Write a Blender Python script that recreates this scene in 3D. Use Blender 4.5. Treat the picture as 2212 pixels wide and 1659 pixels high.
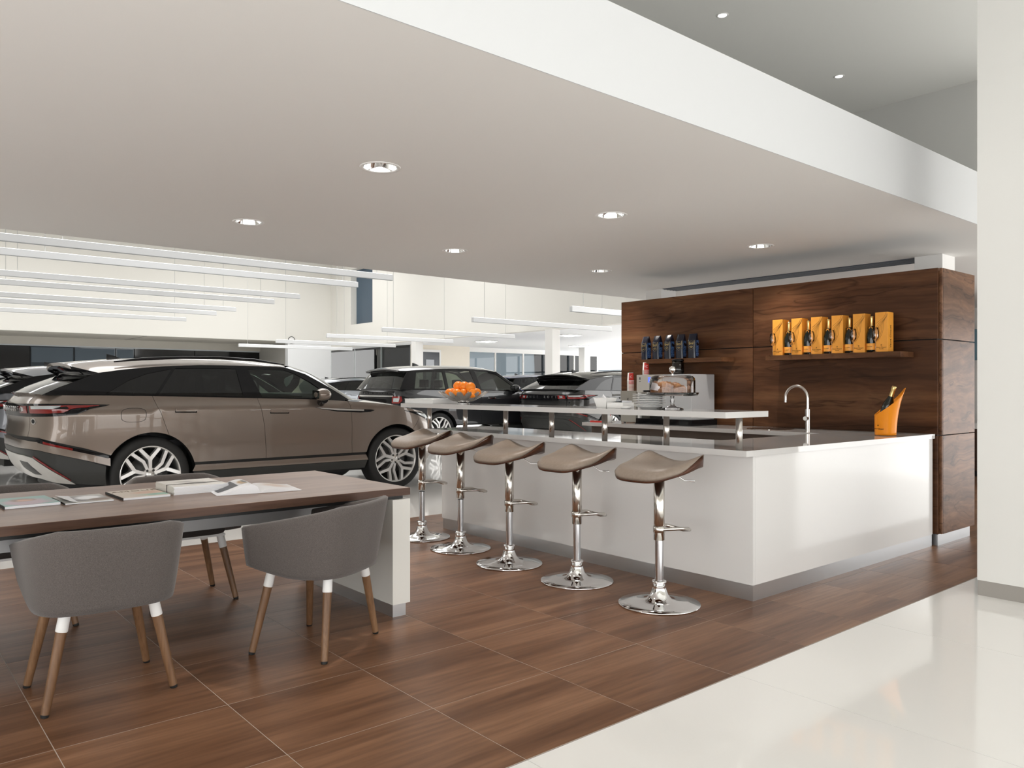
import bpy, bmesh, math, random
import numpy as np
from mathutils import Vector, Matrix, Euler
from mathutils.geometry import delaunay_2d_cdt
R = math.radians
random.seed(7)
scn = bpy.context.scene
for o in list(bpy.data.objects): bpy.data.objects.remove(o)
C = scn.collection

# ------------------------------------------------------------------ camera
cam = bpy.data.cameras.new('camera'); camo = bpy.data.objects.new('camera', cam); C.objects.link(camo)
camo.location = (0, 0, 1.30); camo.rotation_euler = (R(90), 0, -R(40.14))
cam.sensor_width = 36; cam.lens = 36*1695.8/2212; cam.shift_y = 8.1/2212
cam.clip_end = 300; scn.camera = camo

# ------------------------------------------------------------------ world (overcast daylight)
w = bpy.data.worlds.new('overcast_sky'); scn.world = w; w.use_nodes = True
bg = w.node_tree.nodes['Background']; bg.inputs[0].default_value = (1.0, 0.995, 0.98, 1); bg.inputs[1].default_value = 3.5
vs = scn.view_settings; vs.view_transform = 'Standard'; vs.look = 'None'; vs.gamma = 1; vs.exposure = 0.21
try: vs.use_curve_mapping = False
except Exception: pass

def area(name, loc, rot, sx, sy, power, col=(1, 1, 1), portal=False):
    l = bpy.data.lights.new(name, 'AREA'); l.shape = 'RECTANGLE'; l.size = sx; l.size_y = sy
    l.energy = power; l.color = col
    if portal: l.cycles.is_portal = True
    o = bpy.data.objects.new(name, l); C.objects.link(o); o.location = loc; o.rotation_euler = rot
    return o
# daylight: portals at the glass front, far windows, and unseen openings added for fill
YF = -4.0; HU = 4.50; HG = 2.05; XL = -3.3
area('front_glazing_portal', (3.2, YF, HG/2), (R(90), 0, 0), 17.4, HG, 1, portal=True)
area('left_fill_portal', (XL, 0.65, 1.3), (R(90), 0, -R(90)), 9.3, 2.6, 1, portal=True)  # unseen left opening, added to brighten the bar front
area('side_glazing_portal', (12.0, -0.6, HG/2), (R(90), 0, R(90)), 6.9, HG, 1, portal=True)
area('passage_fill_portal', (23, 3.0, 1.63), (R(90), 0, 0), 18, 3.26, 1, portal=True)  # open passage side out of view, added to light its ceiling
ROOF_FILL = [(-8, 14), (-7, 24), (5, 14), (4, 30), (13, 23), (13.3, 30.5)]  # unseen roof openings, added and shifted to brighten the hall
for sx_, sy_ in ROOF_FILL:
    area('roof_fill_portal', (sx_, sy_, 7.45), (0, 0, 0), 6.8, 4.0, 1, portal=True)
area('back_glazing_portal', (27.4, 30.66, 1.6), (R(-90), 0, 0), 9.2, 3.1, 1, portal=True)
area('far_glazing_portal', (32, 17, 1.63), (R(90), 0, R(90)), 27, 3.26, 1, portal=True)

# ------------------------------------------------------------------ helpers
MATS = {}
def pm(name, col=(0.8, 0.8, 0.8), rough=0.5, metal=0.0, spec=0.5, coat=0.0, coatr=0.03, emit=None, es=1.0, trans=0.0, ior=1.45, alpha=1.0, sheen=0.0):
    if name in MATS: return MATS[name]
    m = bpy.data.materials.new(name); m.use_nodes = True
    b = m.node_tree.nodes['Principled BSDF']
    b.inputs['Base Color'].default_value = (*col, 1); b.inputs['Roughness'].default_value = rough
    b.inputs['Metallic'].default_value = metal; b.inputs['Specular IOR Level'].default_value = spec
    b.inputs['Coat Weight'].default_value = coat; b.inputs['Coat Roughness'].default_value = coatr
    b.inputs['IOR'].default_value = ior; b.inputs['Transmission Weight'].default_value = trans
    b.inputs['Sheen Weight'].default_value = sheen
    if emit: b.inputs['Emission Color'].default_value = (*emit, 1); b.inputs['Emission Strength'].default_value = es
    m.diffuse_color = (*col, 1); MATS[name] = m
    return m
def nd(m, t, x=0, **kw):
    n = m.node_tree.nodes.new(t)
    for k, v in kw.items(): setattr(n, k, v)
    return n
def lk(m, a, b): m.node_tree.links.new(a, b)
def ramp(m, stops):
    r = nd(m, 'ShaderNodeValToRGB'); e = r.color_ramp.elements
    while len(e) < len(stops): e.new(0.5)
    for i, (p, c) in enumerate(stops): e[i].position = p; e[i].color = (*c, 1)
    return r
def woodmat(name, stops, scale, rough, along='X', rnd=True, coat=0.0, spec=0.5, wav=0.6, det=6, bump=0.0, fine=1.0, lines=0.0):
    """streaky wood: noise stretched along one object axis"""
    m = pm(name, stops[0][1], rough, coat=coat, spec=spec); b = m.node_tree.nodes['Principled BSDF']
    tc = nd(m, 'ShaderNodeTexCoord'); oi = nd(m, 'ShaderNodeObjectInfo')
    add = nd(m, 'ShaderNodeVectorMath', operation='ADD')
    mul = nd(m, 'ShaderNodeVectorMath', operation='SCALE'); mul.inputs['Scale'].default_value = 37.0 if rnd else 0.0
    cb = nd(m, 'ShaderNodeCombineXYZ')
    for i in range(3): lk(m, oi.outputs['Random'], cb.inputs[i])
    lk(m, cb.outputs[0], mul.inputs[0]); lk(m, tc.outputs['Object'], add.inputs[0]); lk(m, mul.outputs[0], add.inputs[1])
    mp = nd(m, 'ShaderNodeMapping'); s = {'X': (0.07, 1, 1), 'Y': (1, 0.07, 1), 'Z': (1, 1, 0.07)}[along]
    mp.inputs['Scale'].default_value = s; lk(m, add.outputs[0], mp.inputs[0])
    # gentle waviness of the grain
    n0 = nd(m, 'ShaderNodeTexNoise'); n0.inputs['Scale'].default_value = 1.3; n0.inputs['Detail'].default_value = 2
    lk(m, add.outputs[0], n0.inputs['Vector'])
    wv = nd(m, 'ShaderNodeVectorMath', operation='SCALE'); wv.inputs['Scale'].default_value = wav*0.12
    lk(m, n0.outputs['Color'], wv.inputs[0])
    a2 = nd(m, 'ShaderNodeVectorMath', operation='ADD'); lk(m, mp.outputs[0], a2.inputs[0]); lk(m, wv.outputs[0], a2.inputs[1])
    n1 = nd(m, 'ShaderNodeTexNoise'); n1.inputs['Scale'].default_value = scale; n1.inputs['Detail'].default_value = det; n1.inputs['Roughness'].default_value = 0.62
    lk(m, a2.outputs[0], n1.inputs['Vector'])
    r = ramp(m, stops); lk(m, n1.outputs['Fac'], r.inputs[0]); last = r.outputs[0]
    n2 = nd(m, 'ShaderNodeTexNoise'); n2.inputs['Scale'].default_value = scale*9; n2.inputs['Detail'].default_value = 3
    lk(m, a2.outputs[0], n2.inputs['Vector'])
    mx = nd(m, 'ShaderNodeMix', data_type='RGBA', blend_type='MULTIPLY'); mx.inputs[0].default_value = 0.55*fine
    r2 = ramp(m, [(0.3, (0.62, 0.6, 0.58)), (0.65, (1.12, 1.12, 1.12))]); lk(m, n2.outputs['Fac'], r2.inputs[0])
    lk(m, last, mx.inputs[6]); lk(m, r2.outputs[0], mx.inputs[7])
    out = mx.outputs[2]
    if lines:
        n3 = nd(m, 'ShaderNodeTexNoise'); n3.inputs['Scale'].default_value = scale*1.15; n3.inputs['Detail'].default_value = 2.5; n3.inputs['Distortion'].default_value = 0.35
        lk(m, a2.outputs[0], n3.inputs['Vector'])
        mm = nd(m, 'ShaderNodeMath', operation='MULTIPLY'); mm.inputs[1].default_value = 4.0; lk(m, n3.outputs['Fac'], mm.inputs[0])
        fr = nd(m, 'ShaderNodeMath', operation='FRACT'); lk(m, mm.outputs[0], fr.inputs[0])
        r3 = ramp(m, [(0.0, (1, 1, 1)), (0.44, (0.86, 0.86, 0.86)), (0.50, (0.36, 0.33, 0.30)), (0.56, (0.95, 0.95, 0.95)), (1.0, (1, 1, 1))]); lk(m, fr.outputs[0], r3.inputs[0])
        mx2 = nd(m, 'ShaderNodeMix', data_type='RGBA', blend_type='MULTIPLY'); mx2.inputs[0].default_value = lines
        lk(m, out, mx2.inputs[6]); lk(m, r3.outputs[0], mx2.inputs[7]); out = mx2.outputs[2]
    lk(m, out, b.inputs['Base Color'])
    return m
def glassmat(name, tint, refl=1.0, ior=1.5, rough=0.0):
    """thin pane: fresnel mix of clear tinted transmission and mirror reflection"""
    if name in MATS: return MATS[name]
    m = bpy.data.materials.new(name); m.use_nodes = True; nt = m.node_tree; nt.nodes.clear()
    o = nd(m, 'ShaderNodeOutputMaterial'); mx = nd(m, 'ShaderNodeMixShader'); f = nd(m, 'ShaderNodeFresnel')
    f.inputs['IOR'].default_value = ior
    t = nd(m, 'ShaderNodeBsdfTransparent'); t.inputs[0].default_value = (*tint, 1)
    g = nd(m, 'ShaderNodeBsdfGlossy'); g.inputs['Roughness'].default_value = rough; g.inputs[0].default_value = (refl, refl, refl, 1)
    lk(m, f.outputs[0], mx.inputs[0]); lk(m, t.outputs[0], mx.inputs[1]); lk(m, g.outputs[0], mx.inputs[2]); lk(m, mx.outputs[0], o.inputs[0])
    MATS[name] = m; return m
def speckle(name, c1, c2, scale, rough=0.9, sheen=0.0, bump=0.0):
    m = pm(name, c1, rough, sheen=sheen); b = m.node_tree.nodes['Principled BSDF']
    tc = nd(m, 'ShaderNodeTexCoord'); n = nd(m, 'ShaderNodeTexNoise'); n.inputs['Scale'].default_value = scale; n.inputs['Detail'].default_value = 3
    lk(m, tc.outputs['Object'], n.inputs['Vector']); r = ramp(m, [(0.35, c1), (0.68, c2)]); lk(m, n.outputs['Fac'], r.inputs[0])
    lk(m, r.outputs[0], b.inputs['Base Color'])
    if bump:
        bp = nd(m, 'ShaderNodeBump'); bp.inputs['Strength'].default_value = bump; bp.inputs['Distance'].default_value = 0.002
        lk(m, n.outputs['Fac'], bp.inputs['Height']); lk(m, bp.outputs[0], b.inputs['Normal'])
    return m
def brushed(name, col, rough):
    m = pm(name, col, rough, metal=1.0); b = m.node_tree.nodes['Principled BSDF']
    tc = nd(m, 'ShaderNodeTexCoord'); mp = nd(m, 'ShaderNodeMapping'); mp.inputs['Scale'].default_value = (3, 3, 160)
    n = nd(m, 'ShaderNodeTexNoise'); n.inputs['Scale'].default_value = 4
    lk(m, tc.outputs['Object'], mp.inputs[0]); lk(m, mp.outputs[0], n.inputs['Vector'])
    mr = nd(m, 'ShaderNodeMapRange'); mr.inputs[3].default_value = rough*0.8; mr.inputs[4].default_value = rough*1.25
    lk(m, n.outputs['Fac'], mr.inputs[0]); lk(m, mr.outputs[0], b.inputs['Roughness']); return m

class MB:
    """collects faces, then becomes ONE mesh object"""
    def __init__(s): s.v = []; s.f = []; s.sm = []; s.vn = None
    def add(s, vs, fs, smooth=False):
        n = len(s.v); s.v += [tuple(p) for p in vs]; s.f += [tuple(i+n for i in f) for f in fs]; s.sm += [smooth]*len(fs); return s
    def box(s, x0, x1, y0, y1, z0, z1):
        vs = [(x, y, z) for z in (z0, z1) for y in (y0, y1) for x in (x0, x1)]
        return s.add(vs, [(0, 2, 3, 1), (4, 5, 7, 6), (0, 1, 5, 4), (2, 6, 7, 3), (0, 4, 6, 2), (1, 3, 7, 5)])
    def bbox(s, x0, x1, y0, y1, z0, z1, b=0.003):
        """box with chamfered edges"""
        bm = bmesh.new(); bmesh.ops.create_cube(bm, size=1)
        for v in bm.verts: v.co = Vector(((x0+x1)/2+v.co.x*(x1-x0), (y0+y1)/2+v.co.y*(y1-y0), (z0+z1)/2+v.co.z*(z1-z0)))
        bmesh.ops.bevel(bm, geom=bm.edges[:], offset=b, segments=2, affect='EDGES', profile=0.7)
        bm.verts.index_update(); s.add([v.co for v in bm.verts], [[v.index for v in f.verts] for f in bm.faces]); bm.free(); return s
    def lathe(s, prof, seg=32, cx=0, cy=0, smooth=True, close=False):
        n = len(prof); vs = []; fs = []
        for i in range(seg):
            a = 2*math.pi*i/seg
            for r, z in prof: vs.append((cx+r*math.cos(a), cy+r*math.sin(a), z))
        for i in range(seg):
            j = (i+1) % seg
            for k in range(n-1):
                fs.append((i*n+k, j*n+k, j*n+k+1, i*n+k+1))
        return s.add(vs, fs, smooth)
    def cyl(s, p0, p1, r, seg=16, r1=None, smooth=True, caps=True):
        return s.tube([p0, p1], [r, r if r1 is None else r1], seg, caps, smooth)
    def tube(s, pts, r, seg=12, caps=True, smooth=True):
        pts = [Vector(p) for p in pts]; n = len(pts); rs = r if isinstance(r, (list, tuple)) else [r]*n
        vs = []; fs = []; up = None
        for i, p in enumerate(pts):
            d = (pts[min(i+1, n-1)]-pts[max(i-1, 0)]).normalized()
            if up is None: up = Vector((0, 0, 1)) if abs(d.z) < 0.9 else Vector((1, 0, 0))
            a = d.cross(up).normalized(); b = a.cross(d).normalized(); up = b
            for k in range(seg):
                t = 2*math.pi*k/seg; vs.append(p+(a*math.cos(t)+b*math.sin(t))*rs[i])
        for i in range(n-1):
            for k in range(seg):
                l = (k+1) % seg; fs.append((i*seg+k, i*seg+l, (i+1)*seg+l, (i+1)*seg+k))
        s.add(vs, fs, smooth)
        if caps:
            s.add(vs[:seg], [tuple(range(seg))[::-1]]); s.add(vs[-seg:], [tuple(range(seg))])
        return s
    def prism(s, poly, axis, a0, a1):
        """2D polygon extruded along an axis; poly coords are the two other axes in xyz order"""
        def p3(p, a): return {'x': (a, p[0], p[1]), 'y': (p[0], a, p[1]), 'z': (p[0], p[1], a)}[axis]
        n = len(poly); vs = [p3(p, a0) for p in poly]+[p3(p, a1) for p in poly]
        fs = [tuple(range(n))[::-1], tuple(range(n, 2*n))]+[(i, (i+1) % n, n+(i+1) % n, n+i) for i in range(n)]
        return s.add(vs, fs)
    def grid(s, rows, smooth=True, flip=False):
        nr = len(rows); nc = len(rows[0]); vs = [p for r in rows for p in r]; fs = []
        for i in range(nr-1):
            for j in range(nc-1):
                f = (i*nc+j, i*nc+j+1, (i+1)*nc+j+1, (i+1)*nc+j); fs.append(f[::-1] if flip else f)
        return s.add(vs, fs, smooth)
    def sphere(s, c, r, seg=16, rings=10, sc=(1, 1, 1)):
        prof = [(max(1e-5, math.sin(math.pi*i/rings)), -math.cos(math.pi*i/rings)) for i in range(rings+1)]
        t = MB().lathe(prof, seg); vs = [(c[0]+p[0]*r*sc[0], c[1]+p[1]*r*sc[1], c[2]+p[2]*r*sc[2]) for p in t.v]
        return s.add(vs, t.f, True)
    def xf(s, M):
        s.v = [tuple(M @ Vector(p)) for p in s.v]; return s
    def mesh(s, name, fixn=True):
        me = bpy.data.meshes.new(name); me.from_pydata(s.v, [], s.f)
        me.polygons.foreach_set('use_smooth', s.sm)
        if fixn:
            bm = bmesh.new(); bm.from_mesh(me); bmesh.ops.remove_doubles(bm, verts=bm.verts[:], dist=1e-5) if fixn == 'weld' else None
            bmesh.ops.recalc_face_normals(bm, faces=bm.faces[:]); bm.to_mesh(me); bm.free()
        if s.vn and not fixn: me.normals_split_custom_set_from_vertices(s.vn)
        me.update(); return me
    def build(s, name, mat, parent=None, loc=(0, 0, 0), rz=0.0, fixn=True):
        return put(name, s.mesh(name, fixn), mat, parent, loc, rz)
def put(name, me, mat, parent=None, loc=(0, 0, 0), rz=0.0):
    o = bpy.data.objects.new(name, me); C.objects.link(o)
    if mat is not None:
        if not me.materials: me.materials.append(None)
        o.material_slots[0].link = 'OBJECT'; o.material_slots[0].material = mat
    if parent: o.parent = parent
    o.location = loc; o.rotation_euler = (0, 0, rz); return o
def tag(o, label=None, cat=None, group=None, kind=None):
    if label: o['label'] = label
    if cat: o['category'] = cat
    if group: o['group'] = group
    if kind: o['kind'] = kind
    return o
def thing(name, label, cat, loc=(0, 0, 0), rz=0.0, group=None):
    o = bpy.data.objects.new(name, None); C.objects.link(o); o.empty_display_size = 0.1
    o.location = loc; o.rotation_euler = (0, 0, rz); return tag(o, label, cat, group)
def struct(name, mb, mat, parent=None, loc=(0, 0, 0)):
    o = mb.build(name, mat, parent, loc)
    if not parent: o['kind'] = 'structure'
    return o
def copy_tree(o, parent=None):
    c = o.copy(); C.objects.link(c)
    if parent: c.parent = parent
    for ch in list(o.children): copy_tree(ch, c)
    return c
def B(*a): return MB().box(*a)
def textmesh(txt, size, depth=0.0006, font=None, spacing=1.0):
    cu = bpy.data.curves.new('lettering', 'FONT'); cu.body = txt; cu.size = size; cu.extrude = depth; cu.align_x = 'CENTER'; cu.align_y = 'CENTER'
    cu.resolution_u = 2; cu.space_character = spacing
    o = bpy.data.objects.new('lettering', cu); C.objects.link(o)
    dg = bpy.context.evaluated_depsgraph_get(); me = bpy.data.meshes.new_from_object(o.evaluated_get(dg))
    bpy.data.objects.remove(o); bpy.data.curves.remove(cu); return me
def lettering(txt, size, mat, parent, loc, rot, spacing=1.0, name='lettering'):
    o = put(name, textmesh(txt, size, spacing=spacing), mat, parent, loc); o.rotation_euler = rot; return o

# ------------------------------------------------------------------ materials
M_white = pm('white_paint', (0.80, 0.79, 0.77), 0.6)
M_wallc = pm('warm_white_wall', (0.76, 0.745, 0.70), 0.7)
M_ceil = pm('ceiling_white', (0.80, 0.785, 0.76), 0.75)
M_ceilg = pm('upper_ceiling_grey', (0.80, 0.80, 0.77), 0.8)
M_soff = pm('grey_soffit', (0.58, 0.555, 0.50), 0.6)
M_gloss = pm('white_gloss_laminate', (0.72, 0.71, 0.70), 0.12, spec=0.5)
M_stone = pm('white_solid_surface', (0.62, 0.61, 0.60), 0.04, spec=0.8)
M_alu = brushed('brushed_aluminium', (0.60, 0.62, 0.64), 0.36)
M_steel = brushed('brushed_steel', (0.62, 0.59, 0.56), 0.22)
M_chrome = pm('chrome', (0.86, 0.86, 0.86), 0.04, metal=1.0)
M_chrome2 = pm('smoky_chrome', (0.66, 0.63, 0.59), 0.17, metal=1.0)
M_black = pm('matt_black', (0.012, 0.012, 0.012), 0.5)
M_gblack = pm('gloss_black', (0.006, 0.006, 0.007), 0.05, spec=0.35)
M_clad = pm('dark_grey_cladding', (0.035, 0.036, 0.034), 0.42)
M_rubber = pm('tyre_rubber', (0.018, 0.018, 0.018), 0.62)
M_floorw = pm('white_polished_tile', (0.90, 0.885, 0.86), 0.06, spec=0.5)
M_grout = pm('pale_grout', (0.50, 0.44, 0.385), 0.8)
M_grout2 = pm('white_grout', (0.62, 0.61, 0.59), 0.5)
M_tile = woodmat('wood_look_tile', [(0.24, (0.085, 0.038, 0.019)), (0.42, (0.155, 0.073, 0.038)), (0.58, (0.235, 0.119, 0.065)), (0.78, (0.35, 0.19, 0.11))], 5.5, 0.36, 'X', True, spec=0.22, wav=0.25)
M_wal = woodmat('walnut_veneer', [(0.25, (0.028, 0.011, 0.005)), (0.42, (0.075, 0.031, 0.014)), (0.55, (0.115, 0.050, 0.023)), (0.75, (0.185, 0.090, 0.043))], 5.0, 0.34, 'Y', True, spec=0.22, wav=1.0, lines=0.75)
M_walX = woodmat('walnut_veneer_end', [(0.25, (0.050, 0.022, 0.012)), (0.42, (0.115, 0.055, 0.030)), (0.55, (0.19, 0.095, 0.053)), (0.75, (0.29, 0.155, 0.09))], 6.5, 0.36, 'X', True, spec=0.15, wav=2.6, lines=0.85)
M_tab = woodmat('table_walnut', [(0.3, (0.155, 0.09, 0.06)), (0.5, (0.22, 0.135, 0.094)), (0.7, (0.28, 0.178, 0.128))], 9, 0.32, 'X', False, spec=0.5, wav=0.3)
M_oak = woodmat('oak_leg', [(0.3, (0.115, 0.056, 0.026)), (0.55, (0.185, 0.098, 0.048)), (0.75, (0.25, 0.145, 0.076))], 16, 0.42, 'Z', True, wav=0.5)
M_seatwood = woodmat('stool_shell_walnut', [(0.3, (0.035, 0.012, 0.006)), (0.7, (0.105, 0.038, 0.017))], 8, 0.3, 'X', True, spec=0.3)
M_fab = speckle('grey_brown_wool', (0.070, 0.060, 0.056), (0.130, 0.112, 0.104), 420, 0.95, 0.25, 0.25)
M_leather = speckle('taupe_leather', (0.245, 0.195, 0.155), (0.275, 0.22, 0.178), 60, 0.42, 0, 0.05)
M_whitep = pm('white_plastic', (0.80, 0.80, 0.79), 0.3)
M_paper = pm('paper_white', (0.78, 0.79, 0.82), 0.6)
M_orangebox = speckle('orange_card', (0.88, 0.37, 0.05), (0.93, 0.41, 0.06), 9, 0.38)
M_orangep = pm('orange_plastic', (0.93, 0.31, 0.018), 0.3, spec=0.3)
M_ink = pm('brown_ink', (0.05, 0.018, 0.006), 0.6)
M_inkk = pm('black_ink', (0.01, 0.01, 0.01), 0.6)
M_gold = pm('gold_foil', (0.75, 0.56, 0.24), 0.28, metal=1.0)
M_bottle = pm('dark_bottle_glass', (0.004, 0.008, 0.006), 0.05, coat=0.4)
M_glass = glassmat('clear_glass', (0.97, 0.985, 0.98))
M_glassf = glassmat('flute_glass', (0.975, 0.96, 0.96), ior=1.55)
M_off = glassmat('office_glass', (0.90, 0.93, 0.93))
M_dark = pm('dark_slot', (0.004, 0.003, 0.003), 0.6)

# ------------------------------------------------------------------ floors
fl = struct('floor', MB().add([(XL, YF, -0.02), (12, YF, -0.02), (12, 6.7, -0.02), (XL, 6.7, -0.02)], [(0, 1, 2, 3)]), M_grout2)
# white polished tiles: near strip as single tiles, beyond as larger slabs
TX = 1.26
wt = B(0, TX-0.003, 0, TX-0.003, -0.02, 0).mesh('tile')
for i in range(-3, 8):
    for j in range(0, 3):
        put('tile', wt, M_floorw, fl, (0.55+i*TX, 2.063-(j+1)*TX, 0))
B(XL, 12, YF, 2.063-3*TX-0.003, -0.02, 0).build('slab', M_floorw, fl)
B(0.55+8*TX, 12, 2.063-3*TX, 2.063, -0.02, 0).build('slab', M_floorw, fl)
B(XL, 0.55-3*TX-.003, 2.063-3*TX, 2.063, -0.02, 0).build('slab', M_floorw, fl)
B(-14, 32, 6.661, 48, -0.02, 0).build('slab', M_floorw, fl)
wf = struct('floor.001', B(XL, 32, 2.066, 6.658, -0.018, -0.0006), M_grout)
SX, SY = 0.6232, 0.574
tm = B(0, SX-0.0032, 0, SY-0.0032, -0.02, 0).mesh('tile')
for i in range(-4, 17):
    for j in range(8):
        o = put('tile', tm, M_tile, wf, (0.561+i*SX+.002, 2.066+j*SY+.002, random.uniform(-.0002, .0002)))
B(XL, 0.561-4*SX-.002, 2.068, 6.656, -0.02, 0).build('plank_field', M_tile, wf)
B(0.561+17*SX+.002, 32, 2.068, 6.656, -0.02, 0).build('plank_field', M_tile, wf)

# ------------------------------------------------------------------ ceilings and walls near the bar
HC = 2.60; HB = 3.02
c0 = B(-14, 14, 2.41, 7.6, HC, HC+0.05)
DL = [(x, y) for x in (2.39, 4.385, 6.39) for y in (4.04, 6.04)]
# soffit board with round cut-outs for the downlights
def board_with_holes(x0, x1, y0, y1, z, holes, r, step=1.2):
    pts = [(x0, y0), (x1, y0), (x1, y1), (x0, y1)]; ed = [(0, 1), (1, 2), (2, 3), (3, 0)]
    for hx, hy in holes:
        n0 = len(pts)
        for k in range(32): pts.append((hx+r*math.cos(2*math.pi*k/32), hy+r*math.sin(2*math.pi*k/32)))
        ed += [(n0+k, n0+(k+1) % 32) for k in range(32)]
    vv, ee, ff, *_ = delaunay_2d_cdt([Vector(p) for p in pts], ed, [], 0, 1e-6)
    keep = []
    for f in ff:
        cx_ = sum(vv[i].x for i in f)/len(f); cy_ = sum(vv[i].y for i in f)/len(f)
        if all((cx_-hx)**2+(cy_-hy)**2 > (r*0.98)**2 for hx, hy in holes): keep.append(tuple(f))
    return MB().add([(p.x, p.y, z) for p in vv], keep)
cl = struct('ceiling', board_with_holes(-14, 14, 2.39, 7.6, HC, DL, 0.100), M_ceil)
struct('trim_1', B(-14, 14, 2.39, 2.45, HC+0.002, HB), pm('bulkhead_white', (0.64, 0.65, 0.66), 0.6))
struct('trim_2', B(-14, 14, 7.54, 7.6, HC+0.002, 7.5), M_white)
struct('ceiling.001', B(-14, 14, YF, 7.55, HU, HU+0.05), M_ceilg)
struct('wall_right.002', B(8.96, 9.06, 2.45, 7.55, HB-.3, HU), pm('upper_wall_grey', (0.62, 0.62, 0.60), 0.8))
struct('ceiling.006', B(-14, 14, 2.45, 7.54, HB-0.3, HB-0.25), M_white)
# white column on the right with its plinth
col = struct('column', B(5.41, 6.1, 0.9, 1.885, 0.095, HU), pm('column_paint', (0.74, 0.735, 0.71), 0.5))
tag(col, 'white square column at the right edge with a grey plinth', 'column')
B(5.413, 6.1, 0.905, 1.882, 0.0, 0.095).build('plinth', pm('plinth_grey', (0.32, 0.30, 0.275), 0.35), col)
struct('wall_left', B(-14.1, -14, 7.5, 48, 0, 7.5), M_wallc)
struct('wall_left.001', B(XL-0.1, XL, YF, 7.55, 2.6, HU), M_wallc)
struct('wall_left.002', B(-14, XL, 7.5, 7.6, 0, HC), M_wallc)
struct('wall_left.003', B(XL-0.1, XL, 5.3, 7.55, 0, 2.6), M_wallc)
for k in range(4): struct('window_%d' % (60+k), B(XL-0.1, XL, YF+2.4*k-0.04, YF+2.4*k+0.04, 0, 2.6), M_alu)  # uprights of the unseen left opening added for fill light
struct('wall_right.004', B(12.1, 14, 2.9, 3.0, 0, HU), M_white)
struct('wall_right', B(14, 14.1, 2.9, 7.6, 0, 7.5), M_white)
# glass front behind the camera: mullions of the window wall
for k in range(8):
    struct('window_%d' % (k+1), B(XL+2.5*k-0.04, XL+2.5*k+0.04, YF-0.12, YF, 0, HG), M_alu)
struct('wall_front', B(XL, 12, YF-0.1, YF, HG, HU), M_wallc)
struct('wall_right.003', B(12, 12.1, YF, 2.9, HG, HU), M_wallc)
# columns behind the wall unit reaching the soffit, and the painted shade band between them
for (x, y, lab) in [(8.10, 3.13, 'white square column top above the right end of the walnut wall'), (8.16, 6.63, 'white square column top above the left end of the walnut wall')]:
    c = struct('column', B(x, x+0.30, y, y+0.26, 0, HC), M_white); tag(c, lab, 'column')
v = thing('shade_band', 'painted dark shade band on the ceiling between two column tops', 'ceiling_shade', (8.15, 3.4, HC-0.012))
B(0, 0.30, 0, 3.2, 0.004, 0.012).build('shade', pm('shade_dark', (0.10, 0.115, 0.14), 0.7), v)  # dark sheet and ribs stand in for soft shade on the ceiling
for k in range(5): B(0.03+0.06*k, 0.042+0.06*k, 0, 3.2, 0, 0.006).build('shade_rib', pm('shade_grey', (0.20, 0.215, 0.24), 0.6), v)

# ------------------------------------------------------------------ downlights
M_lampglow = pm('lamp_glow', (1, 0.95, 0.9), 0.5, emit=(1.0, 0.93, 0.84), es=2.2)
prof_ring = [(0.098, 0.012), (0.100, 0.0), (0.104, -0.004), (0.118, -0.004), (0.121, 0.0), (0.121, 0.004)]
prof_refl = [(0.099, 0.0), (0.094, 0.025), (0.086, 0.06), (0.075, 0.095), (0.062, 0.12)]
me_ring = MB().lathe(prof_ring, 40).mesh('trim_ring'); me_refl = MB().lathe(prof_refl, 40).mesh('reflector', False)
me_lamp = MB().lathe([(0.0001, 0.118), (0.030, 0.118), (0.062, 0.121)], 32).mesh('lamp')
names = {0: 'over the table', 1: 'above the tan car', 2: 'over the row of bar stools', 3: 'in the far row above the fruit bowl', 4: 'right in front of the walnut wall', 5: 'in the far row near the left end of the walnut wall'}
for i, (x, y) in enumerate(DL):
    t = thing('downlight', 'round chrome recessed downlight '+names[i], 'downlight', (x, y, HC), 0, 'recessed downlights in the lowered ceiling')
    put('trim_ring', me_ring, M_white, t); put('reflector', me_refl, M_chrome, t); put('lamp', me_lamp, M_lampglow, t)
    ld = bpy.data.lights.new('downlight_bulb', 'SPOT'); ld.energy = 55; ld.spot_size = R(100); ld.spot_blend = 0.8; ld.shadow_soft_size = 0.05; ld.color = (1.0, 0.93, 0.86)
    lo = bpy.data.objects.new('bulb', ld); C.objects.link(lo); lo.parent = t; lo.location = (0, 0, 0.05)
for i, (x, y, lab) in enumerate([(5.73, 3.99, 'tiny bright spot in the grey upper ceiling, left of two'), (7.77, 4.0, 'tiny bright spot in the grey upper ceiling, right of two')]):
    t = thing('ceiling_spot', lab, 'spotlight', (x, y, HU), 0, 'spots in the upper ceiling')
    MB().lathe([(0.036, -0.001), (0.042, -0.006), (0.050, -0.004), (0.053, 0.0)], 24).build('trim_ring', M_white, t)
    MB().lathe([(0.0001, -0.002), (0.036, -0.002)], 24).build('lamp', pm('spot_glow', (1, 1, 1), 0.5, emit=(1, 0.97, 0.93), es=5), t)

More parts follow.
